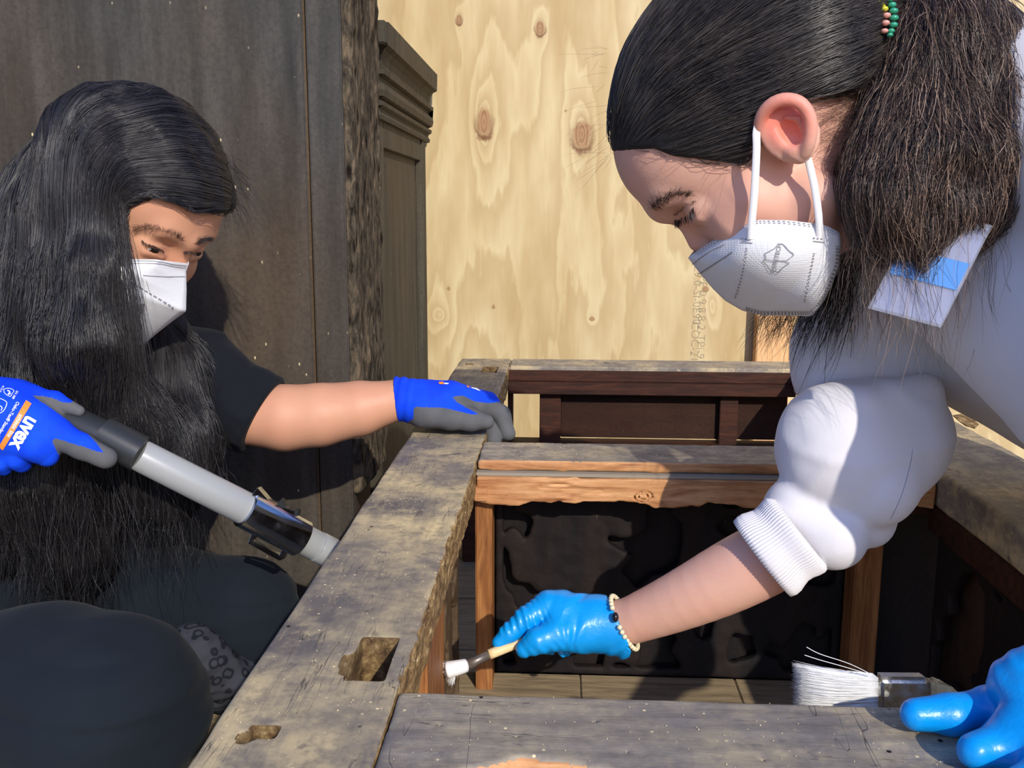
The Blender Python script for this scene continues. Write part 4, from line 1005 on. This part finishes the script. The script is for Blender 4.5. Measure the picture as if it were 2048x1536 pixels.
hairs_on('eyebrow', HW, headW, [(272, 455, 48), (295, 452, 40), (320, 458, 30), (345, 468, 20), (362, 480, 10)], 280, .008, ((.85, .2, -.2), (.2, .3, .7)), .00012, m_hairW, pw, .002, bv=bvW)
hairs_on('eyebrow', HW, headW, [(392, 486, -12), (405, 480, -22), (418, 476, -32)], 200, .007, ((-.3, .3, .7), (-.85, .2, -.1)), .00012, m_hairW, pw, .0018, bv=bvW)
hairs_on('eyelashes', HW, headW, [(284, 481, 44), (294, 487, 40), (310, 493, 32), (325, 500, 22)], 110, .005, ((.5, .8, -.5), (.1, .8, -.6)), .00014, m_black, pw, .0004, bv=bvW)
hairs_on('eyelashes', HW, headW, [(366, 502, -18), (382, 502, -28), (398, 504, -38)], 60, .005, ((-.1, .8, -.5), (-.5, .8, -.5)), .00014, m_black, pw, .0004, bv=bvW)
ridge = [(377, 527, 0), (371, 544, 0), (372, 580, 0), (371, 622, 0), (345, 641, 0), (322, 659, 0), (300, 677, 0), (288, 688, 0), (279, 690, 0)]
outer = [(377, 527, 0), (348, 524, 22), (313, 519, 46), (262, 519, 62), (226, 518, 68), (208, 545, 69), (203, 600, 64), (214, 642, 56), (243, 670, 36), (262, 684, 16), (279, 690, 0)]
maskW, GW, bvw = make_mask(HW, ridge, outer, 7., pw, back=.95)
strip(bvw, [(372, 531), (345, 528), (313, 523), (262, 523), (235, 524)], 1.3, m_maskline, maskW)
strip(bvw, [(370, 535), (345, 532), (313, 527), (262, 528)], 1.2, m_maskline, maskW)
strip(bvw, [(369, 553), (340, 553), (285, 550)], 1.2, m_maskline, maskW)
strip(bvw, [(261, 562), (300, 587), (346, 615)], 3., m_maskline, maskW, 'pressed_dots', dash=(3, 2))
strip(bvw, [(227, 630), (250, 648), (270, 665)], 2., m_maskline, maskW, 'fold')
strip(bvw, [(366, 626), (345, 641), (322, 658), (300, 675), (285, 685)], 6, m_maskline, maskW, 'crimped_edge', dash=(2, 1))
V = drape(bvw, [(254, 611), (289, 605), (286, 626), (272, 619)], None, .0014)
mesh('printed_mark', V, [(0, 1, 2, 3)], m_maskline, maskW, False)

# t-shirt and trousers
tee = Shape().chain([(190, 730, 1.16, 130), (160, 1080, 1.22, 170)], .02).chain([(190, 700, 1.15, 105), (395, 745, 1.175, 78), (500, 822, 1.155, 74), (560, 845, 1.15, 74)], .03).chain([(190, 720, 1.15, 105), (20, 760, 1.08, 90), (-150, 890, 1.0, 75)], .03)
sA = P(525, 832, 1.15); sN = R3 @ np.array([.87, -.49, 0]); sN /= np.linalg.norm(sN)
inn = cap(P(480, 815, 1.155), P(560, 835, 1.15), .0405)
tf0 = tee.f(folds(.004, 26, 91, (1.6, 1, 2.4)))
def tf(p): return smax(tf0(p), (p - sA) @ sN, .003)
lo, hi = bounds(tee.bl); sdf_obj('t_shirt', tf, lo, hi, .0035, m_tee, pw)
trs = Shape().chain([(150, 1130, 1.23, 150), (300, 1205, 1.19, 118), (490, 1230, 1.15, 110)], .02, kk=.02).chain([(490, 1230, 1.15, 100), (390, 1420, 1.32, 60)], .02)
trs.chain([(40, 1200, 1.2, 170), (-80, 1400, 1.02, 165), (100, 1400, .97, 185), (215, 1420, .935, 190)], .012, kk=.02).chain([(215, 1440, .935, 175), (60, 1640, 1.0, 140)], .03)
def trd(p): 
    return .0024 * vnoise(p * [1, 1, 3.2], 14, 95) + .0016 * vnoise(p * [.6, .6, 4], 30, 96) + .005 * np.clip(.28 - np.abs(vnoise(p * [.7, .7, 2.6], 11, 94)), 0, 1) * 2.2
trs.make('trousers', .0045, m_pants, pw, trd)
# patterned cloth at the ankle
def leo():
    m = M('grey_spotted_cloth', .85, spec=.15); v = m.voro(None, 75, 'F1', rand=.9); n = m.noise(None, 60, 2)
    d = m.math('ADD', v, m.math('MULTIPLY', n, .25)); m.col(m.mix(m.math('MULTIPLY', m.rng(d, .34, .4), m.rng(d, .56, .62, 1, 0)), srgb(60, 62, 70), srgb(32, 35, 42))); return m.m
Shape().chain([(385, 1300, 1.06, 52), (430, 1345, 1.09, 50), (455, 1400, 1.13, 34)], .02).chain([(400, 1330, 1.05, 44), (485, 1350, 1.09, 30)], .02).make('patterned_sock', .003, leo(), pw, folds(.004, 40, 97, (1, 1, 2)))

# glove on the rail
def gcls(blue, grey_poly=None):
    return lambda c, n: (~blue(c, n)).astype(int)
def gmake(name, sh, h, blue, parent, disp, f=None):
    g0 = f or sh.f(disp); lo, hi = bounds(sh.bl)
    return sdf_obj(name, g0, lo, hi, h, [m_knit, m_coat], parent, gcls(blue))
gr = Shape()
gr.chain([(800, 798, 1.15, 44), (850, 806, 1.15, 43), (900, 806, 1.155, 42), (950, 812, 1.165, 32)], .01)
gr.chain([(850, 822, 1.14, 32), (900, 834, 1.135, 25), (940, 839, 1.135, 21), (973, 844, 1.13, 16)], .008)
gr.chain([(930, 805, 1.165, 32), (975, 808, 1.17, 22), (1003, 828, 1.17, 17), (1015, 866, 1.165, 15.5)], .006)
gr.chain([(920, 806, 1.175, 30), (970, 826, 1.185, 20), (985, 850, 1.175, 16), (988, 882, 1.16, 15)], .002)
gr.chain([(900, 806, 1.19, 30), (945, 822, 1.20, 20), (975, 850, 1.20, 16), (984, 890, 1.19, 14)], .002).chain([(880, 810, 1.2, 28), (930, 832, 1.21, 17), (966, 856, 1.21, 14), (974, 885, 1.205, 12)], .002)
def cuffrings(p):
    a = P(790, 798, 1.15); b = P(850, 806, 1.15); t = (p - a) @ (b - a) / np.linalg.norm(b - a)
    return .0011 * np.sin(t * 600) * np.clip(1 - t / .03, 0, 1) + .0008 * vnoise(p, 60, 98)
pcw = P(794, 800, 1.15); pnw = R3 @ np.array([-.97, -.1, 0])
g0 = gr.f(cuffrings)
bl_poly = [(760, 700), (1000, 700), (1000, 804), (975, 806), (950, 803), (925, 791), (905, 793), (912, 803), (932, 815), (957, 828), (945, 829), (915, 822), (885, 815), (828, 814), (826, 838), (815, 845), (760, 850)]
def blueL(c, n): return poly2(pixof(c), bl_poly) < 0
gmake('glove', gr, .0011, blueL, pw, None, lambda p: np.maximum(g0(p), (p - pcw) @ pnw))
glr = bpy.data.objects[[o.name for o in pw.children if o.name.startswith('glove')][-1]]; bvl = bvh_of(glr)
for poly, m_ in (([(877, 765), (886, 764), (888, 769), (879, 769)], m_oprint), ([(888, 766), (898, 767), (896, 769), (889, 769)], m_white), ([(933, 771), (940, 772), (941, 776), (934, 775)], m_oprint), ([(942, 775), (953, 777), (961, 782), (957, 782), (950, 779), (943, 777)], m_white)):
    V = drape(bvl, poly, None, .0006)
    if V is not None: mesh('printed_mark', V, [tuple(range(len(poly)))], m_, glr, False)

# glove around the wand
gh = Shape()
gh.chain([(-90, 850, .955, 62), (-20, 850, .945, 66), (40, 852, .94, 62), (75, 855, .94, 50)], .02).chain([(-60, 810, .96, 50), (30, 805, .955, 42)], .02)
gh.chain([(50, 850, .94, 52), (110, 868, .935, 32), (165, 893, .93, 24), (212, 916, .93, 22)], .010, kk=.006)
gh.chain([(20, 870, .935, 50), (75, 893, .925, 30), (95, 912, .93, 22)], .006).chain([(-10, 890, .935, 42), (35, 915, .93, 24), (44, 926, .935, 19)], .004).chain([(-40, 900, .94, 42), (0, 925, .93, 22), (8, 936, .935, 16)], .004)
gh.chain([(-10, 802, .955, 42), (60, 798, .95, 26), (110, 804, .945, 20), (158, 822, .945, 11)], .012, kk=.004)
bh_poly = [(-200, 600), (300, 600), (300, 700), (170, 780), (142, 805), (130, 806), (105, 796), (85, 792), (66, 791), (72, 797), (100, 815), (135, 840), (170, 862), (192, 885), (207, 905), (195, 903), (165, 893), (140, 885), (110, 876), (104, 882), (112, 900), (130, 930), (60, 1000), (-200, 1000)]
def blueR(c, n): return poly2(pixof(c), bh_poly) < 0
gmake('glove', gh, .0012, blueR, pw, lambda p: .0006 * vnoise(p, 70, 99))
glh = [o for o in pw.children if o.name.startswith('glove')][-1]
glh = sorted([o for o in pw.children if o.name.startswith('glove')], key=lambda o: o.name)[-1]; bvh_ = bvh_of(glh)
V = drape(bvh_, [(x, y) for x, y in resample([(52, 801, 0), (-2, 893, 0)], 14)[:, :2]] + [(x, y) for x, y in resample([(63, 808, 0), (6, 900, 0)], 14)[:, :2]], None, .0007)
mesh('printed_band', V, [(i, i + 1, 15 + i, 14 + i) for i in range(13)], m_oprint, glh, False)
ang = math.atan2(893 - 801, -2 - 52)
drape_text('printed_lettering', bvh_, 'uvex', 46, (49, 866), ang, m_white, glh, .0009, .03, .82, sp=.93)
drape_text('printed_lettering', bvh_, 'athletic lite', 12.5, (30, 852), ang, m_white, glh, .0011, .01, .9)
drape_text('printed_lettering', bvh_, 'Oeko-Tex® Standard', 9.6, (17, 838), ang, m_white, glh, .0009, .012, .9)
drape_text('printed_lettering', bvh_, 'EN 388', 6.6, (30, 791), ang, m_white, glh, .0009, .012, .9)
drape_text('printed_lettering', bvh_, '4131X', 6., (4, 779), ang, m_white, glh, .0009, .012, .9)
def outline(pts, w_): drape_line('printed_mark', bvh_, pts, w_, m_white, glh, .0009, n=40)
outline([(8, 780), (15, 778), (22, 779), (28, 783), (25, 788), (21, 794), (14, 791), (9, 786), (8, 780)], 1.2); outline([(15, 782), (20, 785), (17, 790), (22, 788)], 2.2)
outline([(0, 798), (8, 801), (14, 806), (12, 815), (7, 823), (1, 827)], 1.3); outline([(0, 812), (5, 816), (3, 822)], 1.6)

# vacuum wand
vw = tag(empty('vacuum_wand', P(450, 1000, 1.0)), 'grey vacuum cleaner wand with black handle and shiny metal collar, running down beside the frame', 'vacuum wand')
m_tube = M('grey_plastic_tube', .3, srgb(158, 160, 158)).m; m_blk = M('scuffed_black_plastic', .38, srgb(44, 46, 48)).m; m_chrome = M('chrome', .14, srgb(190, 196, 204), 1.); n_ = m_chrome.noise(m_chrome.map((1, 1, 1)), 60, 4); m_chrome.set(Roughness=m_chrome.rng(n_, .4, .7, .1, .3)); m_chrome = m_chrome.m
T0 = P(276, 908, .955); T1 = P(495, 1019, 1.02); T2 = P(602, 1076, 1.055); T3 = P(690, 1121, 1.09); dT = (T1 - T0) / np.linalg.norm(T1 - T0)
def turned(name, pts, rr, mat, parent, sides=40): return mesh(name, *tube(pts, np.array(rr), sides), mat, parent, 'angle')
turned('tube', [T0, T0 + dT * .0008, T1, T1 + dT * .01], [.0153, .0158, .0172, .0172], m_tube, vw)
turned('tube', [T2 - dT * .02, T3 + (T3 - T2) * .9], [.0165, .0165], m_tube, vw)
turned('ring', [T2 + dT * .022, T2 + dT * .023, T2 + dT * .040, T2 + dT * .041], [.0166, .0170, .0170, .0166], m_tube, vw)
C0 = P(490, 1016, 1.018); C1 = P(603, 1077, 1.056)
turned('collar', [C0, C0 + dT * .001, C1 - dT * .001, C1], [.0186, .0205, .0205, .0186], m_chrome, vw, 48)
upv = R3 @ np.array([.46, .88, 0]); upv /= np.linalg.norm(upv)
def along(a, b, u, w_): return C0 + (C1 - C0) * a + upv * u + (R3 @ np.array([0, 0, 1.])) * w_
def tooth(name, a0, a1, u0, u1, wz, mat):
    prof = [(a0, u0), (a0 + .02, u1 + .002), (a0 + (a1 - a0) * .35, u0 + .45 * (u1 - u0)), (a0 + (a1 - a0) * .62, u0 + .4 * (u1 - u0)), (a1 - .04, u1), (a1, u0)]
    return prism(name, [along(a, 0, u, -wz) for a, u in prof], tuple((R3 @ np.array([0, 0, 1.])) * 2 * wz), mat, vw, .0006)
tooth('slide_lock', .02, .75, .017, .0245, .008, m_chrome); tooth('slide_button', .42, .80, .019, .0268, .006, m_blk)
prism('clip', [along(.28, 0, -.019, -.004), along(.30, 0, -.030, -.004), along(.86, 0, -.031, -.004), along(.92, 0, -.026, -.004), along(.9, 0, -.018, -.004), along(.82, 0, -.018, -.004), along(.82, 0, -.0255, -.004), along(.36, 0, -.0255, -.004), along(.36, 0, -.019, -.004)], tuple((R3 @ np.array([0, 0, 1.])) * .010), m_chrome, vw, .0006)
hp = catmull([P(-60, 800, .97), P(40, 812, .965), P(120, 838, .958), P(200, 872, .955), T0], 26)
hs = turned('handle', hp, np.linspace(.0195, .0160, 26), m_blk, vw)
hsl = turned('handle_sleeve', [P(205, 868, .951), P(245, 889, .952), P(282, 909, .953)], [.0175, .0180, .0182], m_blk, vw)

# long hair
skW = ell(np.array([-2, -6, 48]) / 1000, np.array([83, 108, 92]) / 1000)
fpW = [(160, 58), (86, 58), (74, 52), (58, 36), (54, 0), (58, -30), (60, -80), (60, -170), (160, -170)]
fall = Shape()
fall.chain([(215, 330, 1.08, 125), (125, 440, 1.10, 112), (70, 560, 1.09, 100), (60, 760, 1.06, 100), (110, 960, 1.06, 95), (150, 1110, 1.07, 62)], .04)
fall.chain([(205, 300, 1.05, 70), (198, 420, 1.012, 58), (196, 540, .988, 42), (176, 690, .985, 60), (230, 860, 1.045, 85), (330, 960, 1.07, 58)], .04)
fall.chain([(300, 640, 1.15, 62), (350, 760, 1.13, 66), (360, 880, 1.10, 60), (330, 980, 1.08, 52)], .03).chain([(-10, 520, 1.14, 60), (-60, 800, 1.12, 90), (20, 1080, 1.1, 70)], .04)
fall.chain([(150, 450, 1.05, 60), (140, 640, 1.04, 70)], .04).chain([(125, 450, 1.035, 50), (125, 620, 1.03, 60)], .04)
ff = fall.f()
def fallpoly(q): return poly2(q, fpW) / 1000
def massW0(p):
    q = HW.L(p); return smax(smin(skW(q), ell(np.array([0, 48, 48]) / 1000, np.array([67, 64, 62]) / 1000)(q), .02), -poly2(q[:, 1:] * 1000, fpW) / 1000, .004)
face_keep = Shape().chain([(318, 500, .96, 88), (300, 610, .97, 80)]).f()
def massW(p): return smin(massW0(p), ff(p), .022) + .004 * vnoise(p * [1, 1, .25], 60, 101)
lo, hi = bounds(fall.bl + [(HW.C + [0, 0, .04], .13)]); hw = sdf_obj('hair', massW, lo, hi, .0036, m_black, pw); wv = np.array([v.co[:] for v in hw.data.vertices])
cdir = (EYE - HW.C); cdir /= np.linalg.norm(cdir)
def dirW(p):
    q = HW.L(p) * 1000
    down = np.array([0, 0, -1.])[None] + 0 * p
    part = HW.R[:, 0][None] * np.where(q[:, :1] > -48, 1., -1.)      # combed over from a part on the far side
    back = -HW.R[:, 1][None] * .22
    wgt = np.clip((q[:, 2:3] - 25) / 45, 0, 1)
    wgt = wgt * np.clip((92 - np.abs(q[:, :1])) / 30, 0, 1)
    v = (part + back) * wgt + down * (1 - wgt) * 1.1
    return v + .10 * np.stack([vnoise(p, 18, 111), vnoise(p, 18, 112), vnoise(p, 18, 113)], 1)
vis = lambda s: ((s - (HW.C + [0, 0, -.2])) @ cdir > -.06)
top = lambda s: ((s - HW.C)[:, 2] > -.09) & vis(s)
S = seeds_on(massW, wv, 7500, top); Q = flow(massW, S, dirW, 15, .0085, .0004 + .0022 * rng.random(len(S)), .02, .6 + .8 * rng.random(len(S)), fr=25, smooth=.6)
strand_mesh('hair_strands', Q, .00026, m_hairW, hw, thick=.6 + .8 * rng.random(len(Q)))
S = seeds_on(massW, wv, 11500, lambda s: ((s - HW.C)[:, 2] < -.02) & ((s - P(150, 800, 1.06)) @ cdir > -.05)); o_ = np.abs(rng.normal(size=len(S))) * .0035 + .0006
Q = flow(massW, S, dirW, 12, .0095, o_, .22, .5 + 1.0 * rng.random(len(S)), cling=.85, fr=38, smooth=.65)
strand_mesh('long_strands', Q, .00028, m_hairW, hw, thick=.5 + .9 * rng.random(len(Q)))
# wispy ends and flyaways
S = seeds_on(massW, wv, 2600, lambda s: pixof(s)[:, 1] > 880); Q = flow(massW, S, dirW, 11, .0075, 0, .75, .5 + rng.random(len(S)), cling=0., fr=50, smooth=.6); strand_mesh('wispy_ends', Q, .00016, m_hairW, hw)
S = np.array([HW.at(x, y, s) for x, y, s in zip(rng.uniform(222, 250, 170), rng.uniform(395, 470, 170), rng.uniform(66, 78, 170))])
Q = flow(massW, S, lambda p: np.array([.10, -.05, -1.]) + 0 * p, 14, .011, 0, .22, .6 + .8 * rng.random(170), cling=0., fr=22, smooth=.8); strand_mesh('loose_hairs', Q, .00016, m_hairW, hw)
S = np.array([HW.at(x, y, s) for x, y, s in zip(rng.uniform(438, 466, 130), rng.uniform(290, 400, 130), rng.uniform(-62, -45, 130))])
Q = flow(massW, S, lambda p: np.array([.35, -.1, -.7]) + 0 * p, 11, .0065, 0, .8, .4 + .8 * rng.random(130), cling=0., fr=26, smooth=.8); strand_mesh('loose_hairs', Q, .00016, m_hairW, hw)

# crumbs of wood dust on the rails
n = 620; V = []; Fs = []
for i in range(n):
    u = rng.random()
    if u < .45: c = np.array([rng.uniform(-.17, -.09), rng.uniform(.42, 1.1), .3406])
    elif u < .6: c = np.array([-.088 + rng.normal() * .003, rng.uniform(.5, .95), .3402])
    elif u < .85: c = np.array([rng.uniform(-.08, .3), rng.uniform(.42, .49), .3406])
    else: c = np.array([rng.uniform(-.08, .2), rng.uniform(.99, 1.06), .342])
    r_ = rng.uniform(.0001, .00045); k = len(V)
    for q in ((1, 0, -.4), (-.6, .8, -.4), (-.5, -.9, -.4), (0, .1, .9)): V.append(c + np.array(q) * r_ * rng.uniform(.5, 1.5, 3))
    Fs += [(k, k + 1, k + 3), (k + 1, k + 2, k + 3), (k + 2, k, k + 3), (k, k + 2, k + 1)]
tag(mesh('wood_dust', V, Fs, M('pale_wood_dust', .8, srgb(216, 196, 150)).m, None, False), 'pale crumbs of wood dust scattered over the dusty frame rails', 'dust', kind='stuff')

m_paper = M('old_paper_label', .8, srgb(206, 200, 176)).m
prism('paper_label', [PXp(x, y, .3885) for x, y in ((1985, 1166), (2005, 1146), (2039, 1171), (2020, 1184))], (.0015, 0, 0), m_paper, fm)
prism('broken_edge', [PZ(x, y, .3402) for x, y in ((1905, 832), (1922, 829), (1946, 838), (1958, 850), (1950, 858), (1930, 852), (1916, 842))], (0, 0, .0012), m_worm, fm, .0004)
